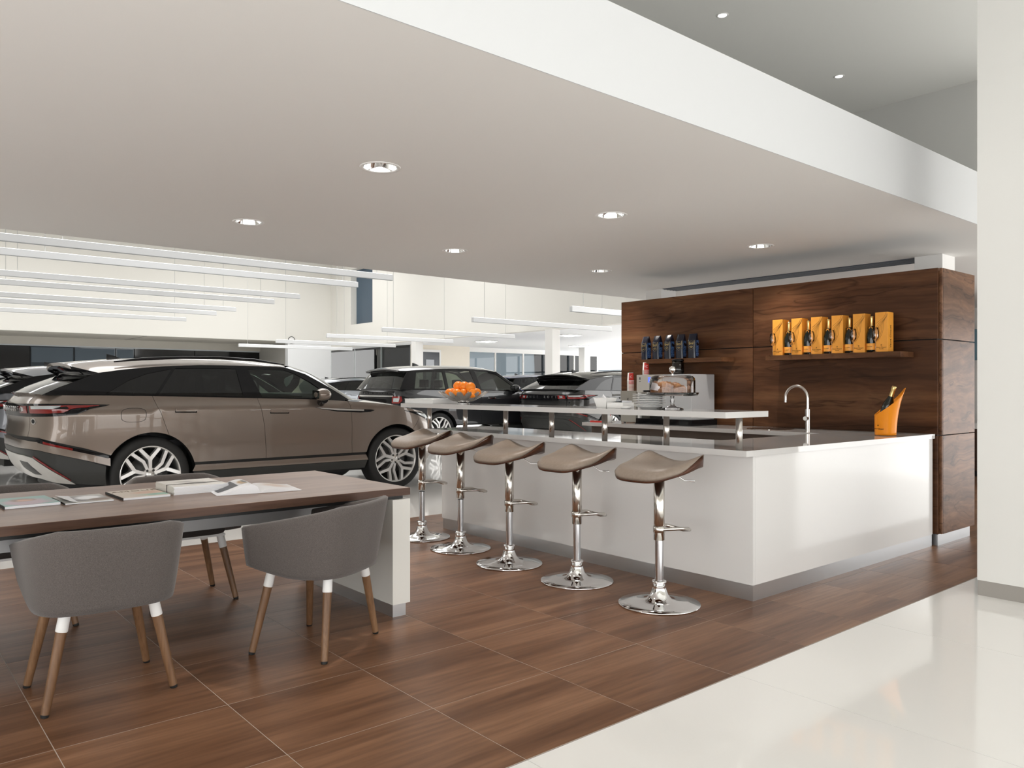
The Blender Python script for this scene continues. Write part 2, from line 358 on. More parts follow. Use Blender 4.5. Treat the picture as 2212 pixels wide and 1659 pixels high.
# ------------------------------------------------------------------ bar counter
t = thing('bar_counter', 'white gloss bar counter with aluminium plinth', 'counter', (4.19, 2.70, 0))
B(0, 0.025, 0.0, 3.275, 0.098, 0.882).build('front_panel', M_gloss, t)
B(0.026, 2.60, 0.0, 0.025, 0.098, 0.882).build('side_panel', M_gloss, t)
B(0.60, 0.62, 0.66, 3.275, 0.098, 0.882).build('back_panel', M_gloss, t)
B(0.62, 2.02, 0.64, 0.66, 0.098, 0.882).build('back_panel', M_gloss, t)
B(0.026, 0.60, 3.25, 3.275, 0.098, 0.882).build('end_panel', M_gloss, t)
B(0.008, 0.03, 0.006, 3.268, 0.0, 0.097).build('plinth', M_alu, t)
B(0.03, 2.60, 0.006, 0.03, 0.0, 0.097).build('plinth', M_alu, t)
wt_ = MB().prism([(4.105, 2.69), (6.815, 2.69), (6.815, 3.36), (4.82, 3.36), (4.82, 6.11), (4.105, 6.11)], 'z', 0.883, 0.920)
tag(wt_.build('worktop', M_stone), 'white polished L-shaped worktop on the bar counter', 'worktop')
t = thing('raised_bar', 'long white raised bar ledge standing on seven steel posts', 'bar ledge', (3.96, 2.735, 0.920))
MB().bbox(0, 0.455, 0, 3.585, 0.198, 0.235, 0.002).build('ledge', M_stone, t)
pmh = MB().lathe([(0.0001, 0.0), (0.0205, 0.0), (0.0205, 0.1975), (0.0001, 0.1975)], 24).mesh('post')
for k in range(7): put('post', pmh, M_steel, t, (0.19, 0.035+0.5585*k, 0))
# back run along the wall
t = thing('back_cabinet', 'low white drawer cabinet under the worktop along the walnut wall', 'cabinet', (6.25, 3.365, 0))
B(0.03, 0.56, 0, 2.72, 0.1, 0.80).build('body', M_gloss, t)
B(0.06, 0.56, 0, 2.72, 0.0, 0.1).build('plinth', M_alu, t)
for k in range(4):
    d = B(0.008, 0.028, 0.68*k+0.003, 0.68*(k+1)-0.003, 0.105, 0.80).build('drawer', M_gloss, t)
B(0.035, 0.05, 0, 2.72, 0.80, 0.882).build('grip_recess', pm('recess_brown', (0.11, 0.085, 0.07), 0.5), t)
tag(B(6.20, 6.815, 3.362, 6.15, 0.883, 0.920).build('worktop', M_stone), 'white worktop along the walnut wall under the coffee machine', 'worktop')

# ------------------------------------------------------------------ walnut wall unit
t = thing('wall_unit', 'tall walnut panelled wall unit behind the bar', 'wall unit', (6.82, 2.66, 0))
B(0.03, 0.71, 0.03, 3.46, 0.10, 2.27).build('core', M_dark, t)
B(0.022, 0.70, 0.02, 3.46, 0.0, 0.092).build('plinth', M_alu, t)
def wpanel(nm, x0, x1, y0, y1, z0, z1, mat): 
    o = MB().bbox(x0-(x0+x1)/2, x1-(x0+x1)/2, y0-(y0+y1)/2, y1-(y0+y1)/2, z0-(z0+z1)/2, z1-(z0+z1)/2, 0.0015).build(nm, mat, t); o.location = ((x0+x1)/2, (y0+y1)/2, (z0+z1)/2); return o
zz = [(0.098, 0.905), (0.913, 1.694), (1.703, 2.285)]
for (y0, y1) in [(0.012, 1.73), (1.738, 3.465)]:
    for z0, z1 in zz: wpanel('panel', 0.0, 0.026, y0, y1, z0, z1, M_wal)
for z0, z1 in zz: wpanel('end_panel', 0.048, 0.72, -0.012, 0.012, z0, z1, M_walX)
for z0, z1 in zz: wpanel('edge_strip', 0.028, 0.047, -0.010, 0.012, z0, z1, M_walX)
B(-0.004, 0.02, 3.45, 3.475, 1.691, 1.706).build('edge_clip', M_whitep, t)
# shelves
tag(MB().bbox(6.58, 6.819, 4.60, 5.82, 1.560, 1.605, 0.002).build('wall_shelf', M_wal), 'short walnut shelf holding blue coffee bags', 'shelf')
tag(MB().bbox(6.57, 6.819, 2.86, 4.10, 1.555, 1.600, 0.002).build('wall_shelf', M_wal), 'short walnut shelf holding orange champagne boxes', 'shelf')

# ------------------------------------------------------------------ showroom hall beyond the lowered ceiling
HT = 7.45
def slab_with_rects(x0, x1, y0, y1, z0, z1, rects):
    xs = sorted({x0, x1, *[a for r in rects for a in r[:2]]}); ys = sorted({y0, y1, *[a for r in rects for a in r[2:]]}); m = MB()
    for i in range(len(xs)-1):
        for j in range(len(ys)-1):
            cx_, cy_ = (xs[i]+xs[i+1])/2, (ys[j]+ys[j+1])/2
            if not any(r[0] < cx_ < r[1] and r[2] < cy_ < r[3] for r in rects): m.box(xs[i], xs[i+1], ys[j], ys[j+1], z0, z1)
    return m
struct('ceiling.003', slab_with_rects(-14, 18.4, 7.55, 48, HT, HT+0.12, [(x-3.4, x+3.4, y-2.0, y+2.0) for x, y in ROOF_FILL]), M_white)
ZS = 3.49
struct('wall_back', B(-14, 18.0, 35.1, 35.4, ZS, HT), M_wallc)
struct('wall_back.001', B(15.78, 18.0, 35.1, 35.4, 0, ZS), pm('pier_white', (0.80, 0.81, 0.82), 0.5))
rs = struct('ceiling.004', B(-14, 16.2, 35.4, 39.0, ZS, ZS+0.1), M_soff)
for k in range(4): B(-9+6.2*k, -8.97+6.2*k, 35.4, 39.0, ZS-0.004, ZS).build('joint', M_black, rs)
struct('trim_4', B(-14, 16.2, 38.9, 39.0, 3.155, ZS), M_soff)
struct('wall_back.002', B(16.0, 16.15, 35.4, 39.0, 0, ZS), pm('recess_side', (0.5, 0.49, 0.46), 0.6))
# dark glazing in the recess: each pane its own piece
gw_ = struct('window_20', B(-14, 16.0, 38.98, 39.0, 3.10, 3.155), pm('frame_pale', (0.55, 0.58, 0.60), 0.4))
B(-14, 16.2, 39.06, 39.2, 0, 3.6).build('backing', M_black, gw_)
panecols = [(0.004, 0.004, 0.004), (0.045, 0.065, 0.085), (0.03, 0.045, 0.06), (0.055, 0.08, 0.105), (0.022, 0.022, 0.022), (0.012, 0.012, 0.012)]  # differing pane tones paint in the showroom's reflection
def w39(u):
    r = (u-1106)/1695.8; c_, s_ = math.cos(R(40.14)), math.sin(R(40.14)); return 39*(r*c_+s_)/(-r*s_+c_)
PX = [w39(-700), w39(-300), w39(-60), w39(65), w39(160), w39(250), w39(290), w39(420), w39(566)]
for k in range(8):
    B(PX[k]+0.02, PX[k+1]-0.02, 39.0, 39.05, 0, 3.10).build('pane', pm('dark_pane_%d' % k, panecols[[4, 0, 0, 2, 3, 1, 5, 5][k]], 0.06), gw_)
    if 3 <= k <= 5: B(PX[k]+0.05, PX[k+1]-0.05, 38.985, 39.0, 2.50-0.1*(k % 2), 3.05).build('blind', pm('blue_grey_reflection', (0.075, 0.105, 0.135), 0.4), gw_)  # blue-grey blocks paint reflections on the upper panes, not real blinds
# right-hand bulkhead above the passage
wr = struct('wall_right.001', slab_with_rects(0, 1, 0, 1, 0, 1, []), M_wallc)
m = MB()
for (y0, y1, z0, z1) in [(9.0, 31.1, 3.27, HT), (33.1, 35.4, 3.27, HT), (31.1, 33.1, 3.27, 4.26), (31.1, 33.1, 6.85, HT)]: m.box(18.0, 18.4, y0, y1, z0, z1)
me_ = m.mesh('wall_right'); wr.data = me_; me_.materials.append(None); wr.material_slots[0].link = 'OBJECT'; wr.material_slots[0].material = M_wallc
struct('window_21', B(18.3, 18.34, 31.1, 33.1, 4.26, 6.85), pm('blue_window_glass', (0.060, 0.095, 0.135), 0.15))
struct('ceiling.005', slab_with_rects(18.4, 32.0, 3.0, 48, 3.27, 3.35, [(22.8, 32.0, 30.62, 48)]), pm('bright_ceiling', (0.86, 0.87, 0.88), 0.6))
for (x, y, wd, lab) in [(18.0, 27.55, 0.36, 'slim white column standing behind the roof of the black car'), (18.0, 19.25, 0.36, 'broad white column standing between the black car and the dark car'), (27.5, 27.1, 0.40, 'farthest white column, near the bright windows')]:
    c = struct('column', B(x, x+wd, y, y+wd, 0, 3.27), M_white); tag(c, lab, 'column')
# office behind glass, far middle
of = struct('wall_back.003', B(22.7, 22.8, 30.62, 48, 0, 3.27), pm('office_beige', (0.62, 0.57, 0.50), 0.7))
g = thing('glass_partition', 'clear glass office front far behind the grey car', 'glass partition', (19.5, 30.3, 0))
for k in range(3): B(0, 0.012, 2.6*k+0.01, 2.6*k+2.58, 0.0, 3.26).build('pane', M_off, g)
for k in range(4): B(-0.01, 0.03, 2.6*k-0.012, 2.6*k+0.012, 0.0, 3.26).build('mullion', pm('mullion_grey', (0.35, 0.37, 0.38), 0.4), g)
cw = struct('wall_side.001', B(19.5, 22.8, 30.2, 30.3, 0, 3.27), pm('cream_wall', (0.78, 0.72, 0.62), 0.6))
dwn = thing('dark_window', 'dark interior window with white frame between the slim column and cream wall', 'window', (19.95, 30.14, 0))
B(0, 1.05, 0.02, 0.05, 0.9, 2.95).build('pane', pm('dark_window_glass', (0.05, 0.055, 0.065), 0.1), dwn)
for a in [(-0.08, 1.13, 0, 0.055, 2.95, 3.06), (-0.08, 0.0, 0, 0.055, 0.0, 2.95), (1.05, 1.13, 0, 0.055, 0.0, 2.95)]: B(*a).build('frame', M_white, dwn)
B(0.3, 0.75, 0.0, 0.018, 0.9, 2.6).build('blind', pm('blind_pale', (0.45, 0.47, 0.50), 0.5), dwn)
tag(B(22.56, 22.69, 31.0, 34.4, 0.9, 3.0).build('roller_blind', pm('blind_grey', (0.14, 0.15, 0.165), 0.5)), 'wide dark grey blind on the beige office wall', 'blind')
tag(B(20.6, 21.6, 39.3, 41.2, 0.0, 2.05).build('office_cabinet', pm('navy_cabinet', (0.015, 0.02, 0.035), 0.4)), 'dark cabinet standing in the glass office', 'cabinet')
k = 0
for x in (20.3, 21.8):
    for y in (31.8, 35.2, 38.6):
        k += 1
        q = thing('ceiling_panel_light', 'small flat ceiling light inside the glass office', 'ceiling light', (x, y, 3.27), 0, 'ceiling lights inside the glass office')
        B(-0.35, 0.35, -0.35, 0.35, -0.03, -0.004).build('frame', M_white, q); B(-0.31, 0.31, -0.31, 0.31, -0.034, -0.031).build('diffuser', pm('panel_glow', (1, 1, 1), 0.5, emit=(1, 0.98, 0.95), es=6), q)
for i, (x, y) in enumerate([(20.5, 15), (20.5, 21), (20.5, 26), (26, 15), (26, 21), (26, 26), (27.5, 33)]):
    q = thing('ceiling_panel_light', 'square ceiling light added to brighten the passage behind the columns', 'ceiling light', (x, y, 3.27), 0, 'added ceiling lights in the passage')
    B(-0.35, 0.35, -0.35, 0.35, -0.03, -0.004).build('frame', M_white, q); B(-0.31, 0.31, -0.31, 0.31, -0.034, -0.031).build('diffuser', pm('passage_fill_glow', (1, 1, 1), 0.5, emit=(1, 0.98, 0.95), es=30), q)  # mostly added panels, brightening the passage around one small light
# far end wall and bright glazing
fg = struct('window_70', MB().box(22.8, 32.0, 30.48, 30.62, 3.05, 3.27).box(22.8, 32, 30.48, 30.62, 0, 0.06), M_white)
for k in range(5):
    B(22.85+1.84*k, 22.85+1.84*k+1.77, 30.54, 30.56, 0.06, 3.05).build('pane', glassmat('pale_glazing', (0.235, 0.26, 0.275)), fg); B(22.8+1.84*k, 22.85+1.84*k, 30.5, 30.6, 0.06, 3.05).build('mullion', M_white, fg)
for k in range(12):
    struct('window_%d' % (22+k), MB().box(31.9, 32.0, 4+2.2*k, 4.1+2.2*k, 0, 3.27).box(31.92, 31.98, 4.1+2.2*k, 6.2+2.2*k, 2.2, 2.28), pm('frame_bluegrey', (0.35, 0.42, 0.48), 0.5))
# small round clock on the pier
q = thing('wall_clock', 'tiny round clock on the white pier at the hall corner', 'clock', (15.95, 35.09, 3.55))
MB().lathe([(0.0001, 0), (0.15, 0), (0.15, 0.02), (0.135, 0.03), (0.0001, 0.015)], 24).xf(Matrix.Rotation(R(90), 4, 'X')).build('face', M_white, q)
MB().lathe([(0.15, 0), (0.17, 0), (0.17, 0.035), (0.15, 0.035)], 24).xf(Matrix.Rotation(R(90), 4, 'X')).build('rim', M_clad, q)

# pendant light bars
M_bar = pm('pendant_white', (0.74, 0.75, 0.76), 0.4)
M_barg = pm('pendant_glow', (1, 1, 1), 0.5, emit=(1.0, 1.0, 1.0), es=2.5)
def pendant(x0, x1, y, z, lab, grp, zc):
    t = thing('pendant_light_bar', lab, 'pendant light', (x0, y, z), 0, grp)
    L = x1-x0
    B(0, L, -0.045, 0.045, 0, 0.12).build('housing', M_bar, t)
    B(0.02, L-0.02, -0.035, 0.035, 0.1205, 0.124).build('diffuser', M_barg, t)
    B(0, L, -0.046, 0.046, -0.006, -0.0005).build('lower_edge', pm('bar_edge_grey', (0.45, 0.46, 0.47), 0.5), t)
    n = max(2, int(L/4.2))
    for k in range(n): MB().cyl((0.4+k*(L-0.8)/(n-1), 0, 0.12), (0.4+k*(L-0.8)/(n-1), 0, zc-z), 0.006, 6).build('cord', pm('cord_grey', (0.5, 0.5, 0.49), 0.6), t)
ordn = ['nearest', 'second', 'third', 'fourth', 'fifth', 'sixth', 'farthest']
for i, y in enumerate([15.4, 17.0, 20.2, 21.9, 24.85, 26.6, 29.7]):
    pendant(-10.0, 9.42, y, 3.74, 'long white pendant light bar at upper left, %s one below the ceiling edge' % ordn[i], 'pendant bars at the left of the hall', HT)
for i, y in enumerate([12.8, 16.5, 21.1, 24.8, 29.0, 32.8]):
    pendant(12.55, 17.9, y, 3.04, 'shorter white pendant light bar above the black cars, %s of the right group' % (ordn[i] if i < 5 else 'farthest'), 'pendant bars at the right of the hall', HT)

# slice seen right of the wall unit
tag(B(13.96, 13.99, 4.2, 5.6, 1.75, 2.25).build('poster', pm('poster_blue', (0.16, 0.30, 0.38), 0.4)), 'blue-grey poster on the far wall right of the walnut unit', 'poster')
q = thing('sideboard', 'white topped brown sideboard glimpsed right of the walnut unit', 'sideboard', (12.6, 4.2, 0))
B(0, 1.2, 0, 1.3, 0.08, 0.70).build('body', pm('sideboard_brown', (0.05, 0.022, 0.012), 0.4), q); B(-0.03, 1.2, -0.03, 1.33, 0.70, 0.78).build('top', M_white, q)
B(0.05, 1.2, 0.05, 1.25, 0, 0.08).build('plinth', M_black, q)

# ------------------------------------------------------------------ meeting table
t = thing('meeting_table', 'long walnut table with white slab legs', 'table', (-1.6, 3.81, 0))
MB().bbox(0, 4.05, 0, 1.20, 0.688, 0.730, 0.002).build('table_top', M_tab, t)
B(0.03, 4.02, 0.03, 1.17, 0.668, 0.688).build('shadow_gap', M_black, t)
M_edge = woodmat('table_walnut_shaded', [(0.3, (0.055, 0.026, 0.016)), (0.7, (0.115, 0.062, 0.042))], 9, 0.4, 'X', False, spec=0.3, wav=0.3)  # darker copy of the table wood, painting shade onto the edges
B(0, 4.05, -0.0012, 0.0, 0.6895, 0.7285).build('shaded_edge', M_edge, t); B(0, 4.05, 1.20, 1.2012, 0.6895, 0.7285).build('shaded_edge', M_edge, t); B(4.05, 4.0512, 0, 1.20, 0.6895, 0.7285).build('shaded_edge', M_edge, t)
for x0 in (0.0, 3.935):
    B(x0, x0+0.115, 0.0, 1.20, 0.075, 0.667).build('leg', pm('table_leg_white', (0.72, 0.71, 0.67), 0.4), t)
    B(x0+0.012, x0+0.098, 0.02, 1.18, 0.0, 0.075).build('foot', M_alu, t)
B(0.115, 3.935, 0.29, 0.31, 0.570, 0.667).build('apron', pm('modesty_grey', (0.45, 0.46, 0.47), 0.4), t)
B(0.115, 3.935, 0.89, 0.91, 0.570, 0.667).build('apron', pm('modesty_grey', (0.45, 0.46, 0.47), 0.4), t)

# ------------------------------------------------------------------ chairs: upholstered shell, white collars, oak legs
def chair_shell():
    """U-shaped wraparound back: outer and inner skins, rolled rim"""
    prof = []   # plan curve, centre back at y=-0.24, opening to +y
    N = 40
    def plan(t, wd, dp, n=3.2):   # t in -1..1 ; superellipse-like U
        a = t*math.pi*0.5; s_, c_ = math.sin(a), math.cos(a)
        return (wd*math.copysign(abs(s_)**(2/n), s_), -dp*abs(c_)**(2/n))
    pl = [(-1+2*i/N) for i in range(N+1)]
    # arc-length-ish resampling
    def curve(wd, dp, ext):
        pts = [plan(t, wd, dp) for t in [(-1+2*i/200) for i in range(201)]]
        pts = [(-wd*1.0, ext)]+pts+[(wd, ext)]
        L = [0]
        for i in range(1, len(pts)): L.append(L[-1]+math.dist(pts[i], pts[i-1]))
        out = []
        for k in range(N+1):
            d = L[-1]*k/N; i = max(1, next((j for j in range(1, len(L)) if L[j] >= d-1e-9), len(L)-1))
            f = (d-L[i-1])/(L[i]-L[i-1]) if L[i] > L[i-1] else 0
            out.append((pts[i-1][0]+(pts[i][0]-pts[i-1][0])*f, pts[i-1][1]+(pts[i][1]-pts[i-1][1])*f))
        return out
    lv = 12; out = []; inn = []
    for k in range(lv+1):
        f = k/lv; wd = 0.270+0.038*f**0.8; dp = 0.246+0.064*f; ext = 0.235
        o_ = curve(wd, dp, ext); i_ = curve(wd-0.034, dp-0.034, ext-0.004)
        ro = []; ri = []
        for j in range(N+1):
            s = abs(2*j/N-1)                       # 0 back, 1 arm ends
            top = 0.730-0.106*max(0, (s-0.30)/0.70)**0.95; bot = 0.392+0.045*max(0, (s-0.6)/0.4)**1.5
            z = bot+(top-bot)*f
            ro.append((o_[j][0], o_[j][1]-0.02, z)); ri.append((i_[j][0], i_[j][1]-0.02, z))
        out.append(ro); inn.append(ri)
    m = MB(); m.grid(out); m.grid(inn, flip=True)
    rim = [out[-1], [((a[0]*2+b[0])/3, (a[1]*2+b[1])/3, a[2]+0.008) for a, b in zip(out[-1], inn[-1])], [((a[0]+b[0]*2)/3, (a[1]+b[1]*2)/3, a[2]+0.008) for a, b in zip(out[-1], inn[-1])], inn[-1]]
    m.grid(rim); m.grid([inn[0], out[0]])
    for j in (0, N): m.grid([[r[j] for r in out], [r[j] for r in inn]])
    return m
def rounded_slab(hx, hy, z0, z1, rc, cy=0.0, dome=0.0, n=6, edge=0.02):
    ring = []
    for (sx, sy, a0) in [(1, 1, 0), (-1, 1, 90), (-1, -1, 180), (1, -1, 270)]:
        for k in range(n+1):
            a = R(a0+90*k/n); ring.append((sx*(hx-rc)+rc*math.cos(a), sy*(hy-rc)+rc*math.sin(a)))
    rows = []
    for sc, z in [(0.05, z0), (1-edge/hx*1.2, z0), (1-edge/hx*.3, z0+edge*.35), (1, z0+edge), (1, z1-edge), (1-edge/hx*.3, z1-edge*.35), (1-edge/hx*1.2, z1), (0.5, z1+dome*.8), (0.02, z1+dome)]:
        rows.append([(x*sc, cy+y*sc, z) for x, y in ring+[ring[0]]])
    return MB().grid(rows)
me_shell = chair_shell().mesh('shell_back', 'weld')
me_seat = rounded_slab(0.200, 0.195, 0.406, 0.462, 0.07, 0.005, 0.012).mesh('seat', 'weld')
LEGS = [(-0.245, -0.205, -0.165, -0.175), (0.245, -0.205, 0.165, -0.175), (-0.245, 0.205, -0.165, 0.145), (0.245, 0.205, 0.165, 0.145)]
def make_chair(label, loc, rz):
    t = thing('armchair', label, 'chair', loc, rz, 'armchairs around the long table')
    put('shell_back', me_shell, M_fab, t); put('seat', me_seat, speckle('seat_dark_wool', (0.035, 0.03, 0.028), (0.06, 0.05, 0.047), 420, 0.95), t)
    B(-0.19, 0.19, -0.19, 0.17, 0.392, 0.405).build('frame', M_whitep, t)
    for fx, fy, tx, ty in LEGS:
        f0 = Vector((fx, fy, 0.0)); f1 = Vector((tx, ty, 0.405)); d = (f1-f0)
        l = MB().tube([f0+d*0.03, f0+d*0.79], [0.0165, 0.0215], 16).build('leg', M_oak, t)
        MB().tube([f0+d*0.79, f0+d*0.80, f0+d*1.0], [0.0215, 0.0235, 0.0225], 16).build('collar', M_whitep, l)
        MB().tube([f0, f0+d*0.03], [0.0145, 0.0165], 12).build('glide', M_black, l)
    return t
make_chair('grey-brown shell chair at the near left, its back square to the camera', (0.83, 3.755, 0), 0)
make_chair('grey-brown shell chair turned aslant beside the white table leg', (1.812, 3.693, 0), R(30.5))
make_chair('brown chair across the table, behind the thick stack of magazines', (1.575, 5.00, 0), R(180))
make_chair('brown chair across the table at the far left edge', (0.70, 5.02, 0), R(180))

# ------------------------------------------------------------------ bar stools
def seat_z(x, y):
    f = min(1, max(0, (x+0.12)/0.32)); f = f*f*(3-2*f); q = (min(1.05, abs(y)/0.2))**2.2
    return 0.846+0.056*f*q+0.006*f-0.034*max(0, (-x-0.06)/0.16)**2, f, q
def seat_mid(x, y): z, f, q = seat_z(x, y); return z-(0.044-0.034*f*q)
def seat_bot(x, y): z, f, q = seat_z(x, y); return seat_mid(x, y)-(0.012+0.052*f*q)
def seat_slab(ztop, zbot, scale, rnd):
    nx = ny = 28
    def pos(u, v):
        n = 3.4; k = max(abs(u), abs(v))
        if k < 1e-6: return 0, 0
        r = k/((abs(u)**n+abs(v)**n)**(1/n)); return u*r*0.238*scale, v*r*0.224*scale
    rows_t = []; rows_b = []
    for i in range(nx+1):
        rt = []; rb = []
        for j in range(ny+1):
            u, v_ = -1+2*i/nx, -1+2*j/ny; x, y = pos(u, v_); e = max(abs(u), abs(v_)); d = max(0, (e-0.75)/0.25); zt_, zb_ = ztop(x, y), zbot(x, y)
            rt.append((x, y, zt_-rnd*(zt_-zb_)*(1-math.sqrt(max(0, 1-d*d))))); rb.append((x*0.985, y*0.985, zb_))
        rows_t.append(rt); rows_b.append(rb)
    m = MB(); m.grid(rows_t); m.grid(rows_b, flip=True)
    def ringpts(rows):
        r = list(rows[0])+[rows[i][-1] for i in range(1, nx+1)]+[rows[-1][j] for j in range(ny-1, -1, -1)]+[rows[i][0] for i in range(nx-1, 0, -1)]
        return r+[r[0]]
    m.grid([ringpts(rows_t), ringpts(rows_b)]); return m
me_cush = seat_slab(lambda x, y: seat_z(x, y)[0], seat_mid, 1.0, 0.6).mesh('cushion', 'weld'); me_wood = seat_slab(lambda x, y: seat_mid(x, y)-0.0006, seat_bot, 0.992, 0.0).mesh('wooden_shell', 'weld')
me_base = MB().lathe([(0.0001, 0.004), (0.238, 0.0), (0.245, 0.004), (0.243, 0.010), (0.175, 0.014), (0.115, 0.021), (0.074, 0.036), (0.053, 0.062), (0.042, 0.095), (0.038, 0.125), (0.042, 0.127), (0.042, 0.142), (0.026, 0.144)], 56).mesh('base')
me_low = MB().lathe([(0.025, 0.13), (0.025, 0.40)], 28).mesh('lower_tube'); me_up = MB().lathe([(0.026, 0.385), (0.0325, 0.387), (0.0325, 0.787), (0.0001, 0.789)], 28).mesh('upper_tube')
me_plate = MB().lathe([(0.0001, 0.778), (0.05, 0.778), (0.062, 0.790), (0.062, 0.800), (0.0001, 0.8)], 24).mesh('mount_plate')
fr = MB()
fr.tube([(0.0, 0.028, 0.47), (0.10, 0.075, 0.470), (0.17, 0.085, 0.462), (0.215, 0.060, 0.448), (0.235, 0.0, 0.437), (0.215, -0.060, 0.448), (0.17, -0.085, 0.462), (0.10, -0.075, 0.47), (0.0, -0.028, 0.47)], 0.011, 10)
fr.v = [(p[0], p[1], p[2]-0.018) for p in fr.v]; me_foot = fr.mesh('footrest')
me_clamp = MB().lathe([(0.0328, 0.430), (0.036, 0.432), (0.036, 0.468), (0.0328, 0.470)], 28).mesh('clamp')
me_lever = MB().tube([(0.03, -0.02, 0.788), (0.09, -0.055, 0.775), (0.13, -0.085, 0.74), (0.19, -0.115, 0.735)], [0.004, 0.004, 0.004, 0.007], 8).mesh('lever')
def make_stool(label, x, y, dz=0.0, rz=0.0):
    t = thing('bar_stool', label, 'bar stool', (x, y, 0), rz, 'bar stools along the counter')
    put('base', me_base, M_chrome, t); put('lower_tube', me_low, pm('satin_steel', (0.62, 0.63, 0.65), 0.16, metal=1), t)
    for n_, me, mt in [('upper_tube', me_up, M_chrome2), ('mount_plate', me_plate, M_chrome2), ('wooden_shell', me_wood, M_seatwood), ('cushion', me_cush, M_leather), ('lever', me_lever, M_chrome), ('clamp', me_clamp, M_chrome2), ('footrest', me_foot, M_chrome2)]:
        put(n_, me, mt, t, (0, 0, dz))
make_stool('taupe saddle bar stool nearest the camera at the counter corner', 3.717, 3.036)
make_stool('second taupe bar stool from the near counter corner', 3.735, 3.752)
make_stool('middle one of the five taupe bar stools', 3.720, 4.442)
make_stool('fourth taupe bar stool from the near counter corner', 3.770, 5.115, 0.022)
make_stool('farthest taupe bar stool, in front of the tan car front wheel', 3.800, 5.720, 0.03)

# ------------------------------------------------------------------ magazines on the table
def printmat(name, base, blobs, rough=0.3):
    """flat printed cover: base colour with soft elliptical patches (object space x,y in metres)"""
    m = pm(name, base, rough); b = m.node_tree.nodes['Principled BSDF']; tc = nd(m, 'ShaderNodeTexCoord')
    nz = nd(m, 'ShaderNodeTexNoise'); nz.inputs['Scale'].default_value = 18; lk(m, tc.outputs['Object'], nz.inputs['Vector'])
    last = None
    for (cx_, cy_, rx, ry, col, soft) in blobs:
        mp = nd(m, 'ShaderNodeMapping'); mp.inputs['Scale'].default_value = (1/rx, 1/ry, 0); mp.inputs['Location'].default_value = (-cx_/rx, -cy_/ry, 0)
        lk(m, tc.outputs['Object'], mp.inputs[0]); ln = nd(m, 'ShaderNodeVectorMath', operation='LENGTH'); lk(m, mp.outputs[0], ln.inputs[0])
        ad = nd(m, 'ShaderNodeMath', operation='MULTIPLY_ADD'); ad.inputs[1].default_value = 0.7; lk(m, nz.outputs['Fac'], ad.inputs[0]); lk(m, ln.outputs['Value'], ad.inputs[2])
        mr = nd(m, 'ShaderNodeMapRange'); mr.inputs[1].default_value = 1.35-soft; mr.inputs[2].default_value = 1.35+soft; mr.inputs[3].default_value = 1; mr.inputs[4].default_value = 0
        lk(m, ad.outputs[0], mr.inputs[0]); mx = nd(m, 'ShaderNodeMix', data_type='RGBA'); lk(m, mr.outputs[0], mx.inputs[0])
        if last is None: mx.inputs[6].default_value = (*base, 1)
        else: lk(m, last, mx.inputs[6])
        mx.inputs[7].default_value = (*col, 1); last = mx.outputs[2]
    if last: lk(m, last, b.inputs['Base Color'])
    return m
ZT = 0.730
def magazine(label, x, y, rz, w_, d_, h_, cover, group=None):
    t = thing('magazine', label, 'magazine', (x, y, ZT), rz, group)
    B(-w_/2+0.002, w_/2-0.001, -d_/2+0.001, d_/2-0.001, 0.001, h_-0.001).build('pages', M_paper, t)
    B(-w_/2, w_/2, -d_/2, d_/2, h_-0.001, h_).build('cover', cover, t)
    B(-w_/2-0.001, -w_/2+0.002, -d_/2, d_/2, 0, h_).build('spine', M_inkk, t)
    B(-w_/2, w_/2, -d_/2, d_/2, 0, 0.001).build('back_cover', pm('back_cover_dark', (0.03, 0.03, 0.035), 0.4), t)
    return t
magazine('magazine with a teal cover and a pink portrait, at the left edge of the table', 0.66, 4.50, R(3), 0.235, 0.32, 0.014, printmat('teal_cover', (0.16, 0.36, 0.33), [(0.0, -0.05, 0.10, 0.12, (0.42, 0.30, 0.36), 0.25), (-0.005, 0.03, 0.055, 0.06, (0.20, 0.10, 0.055), 0.2), (0.0, 0.015, 0.035, 0.035, (0.55, 0.27, 0.17), 0.2)]))
t = magazine('thin magazine with a curling black and white cover', 0.905, 4.46, R(1), 0.22, 0.29, 0.007, printmat('bw_cover', (0.62, 0.61, 0.56), [(0.02, 0.0, 0.10, 0.12, (0.06, 0.05, 0.05), 0.3), (0.03, 0.02, 0.06, 0.08, (0.85, 0.87, 0.9), 0.3), (0.06, -0.07, 0.05, 0.05, (0.16, 0.09, 0.05), 0.2)]))
rows = []
for i in range(9):
    u = i/8; rows.append([(-0.11+0.06*u+0.012*v_, -0.143+0.286*v_, 0.0085+0.020*(1-u)**1.6*(0.4+0.6*(1-v_))) for v_ in (0, .25, .5, .75, 1)])
MB().grid(rows).build('curled_page', M_paper, t)
t = magazine('magazine with a pale sand cover and thin title lettering', 1.165, 4.455, R(1.5), 0.232, 0.32, 0.013, printmat('sand_cover', (0.60, 0.53, 0.45), [(0.09, -0.10, 0.09, 0.045, (0.20, 0.42, 0.34), 0.3), (0.06, 0.0, 0.08, 0.06, (0.62, 0.40, 0.30), 0.3)]))
lettering('AMOUR', 0.062, pm('title_ink', (0.20, 0.15, 0.10), 0.5), t, (0.01, 0.095, 0.0134), (0, 0, 0), 1.1)
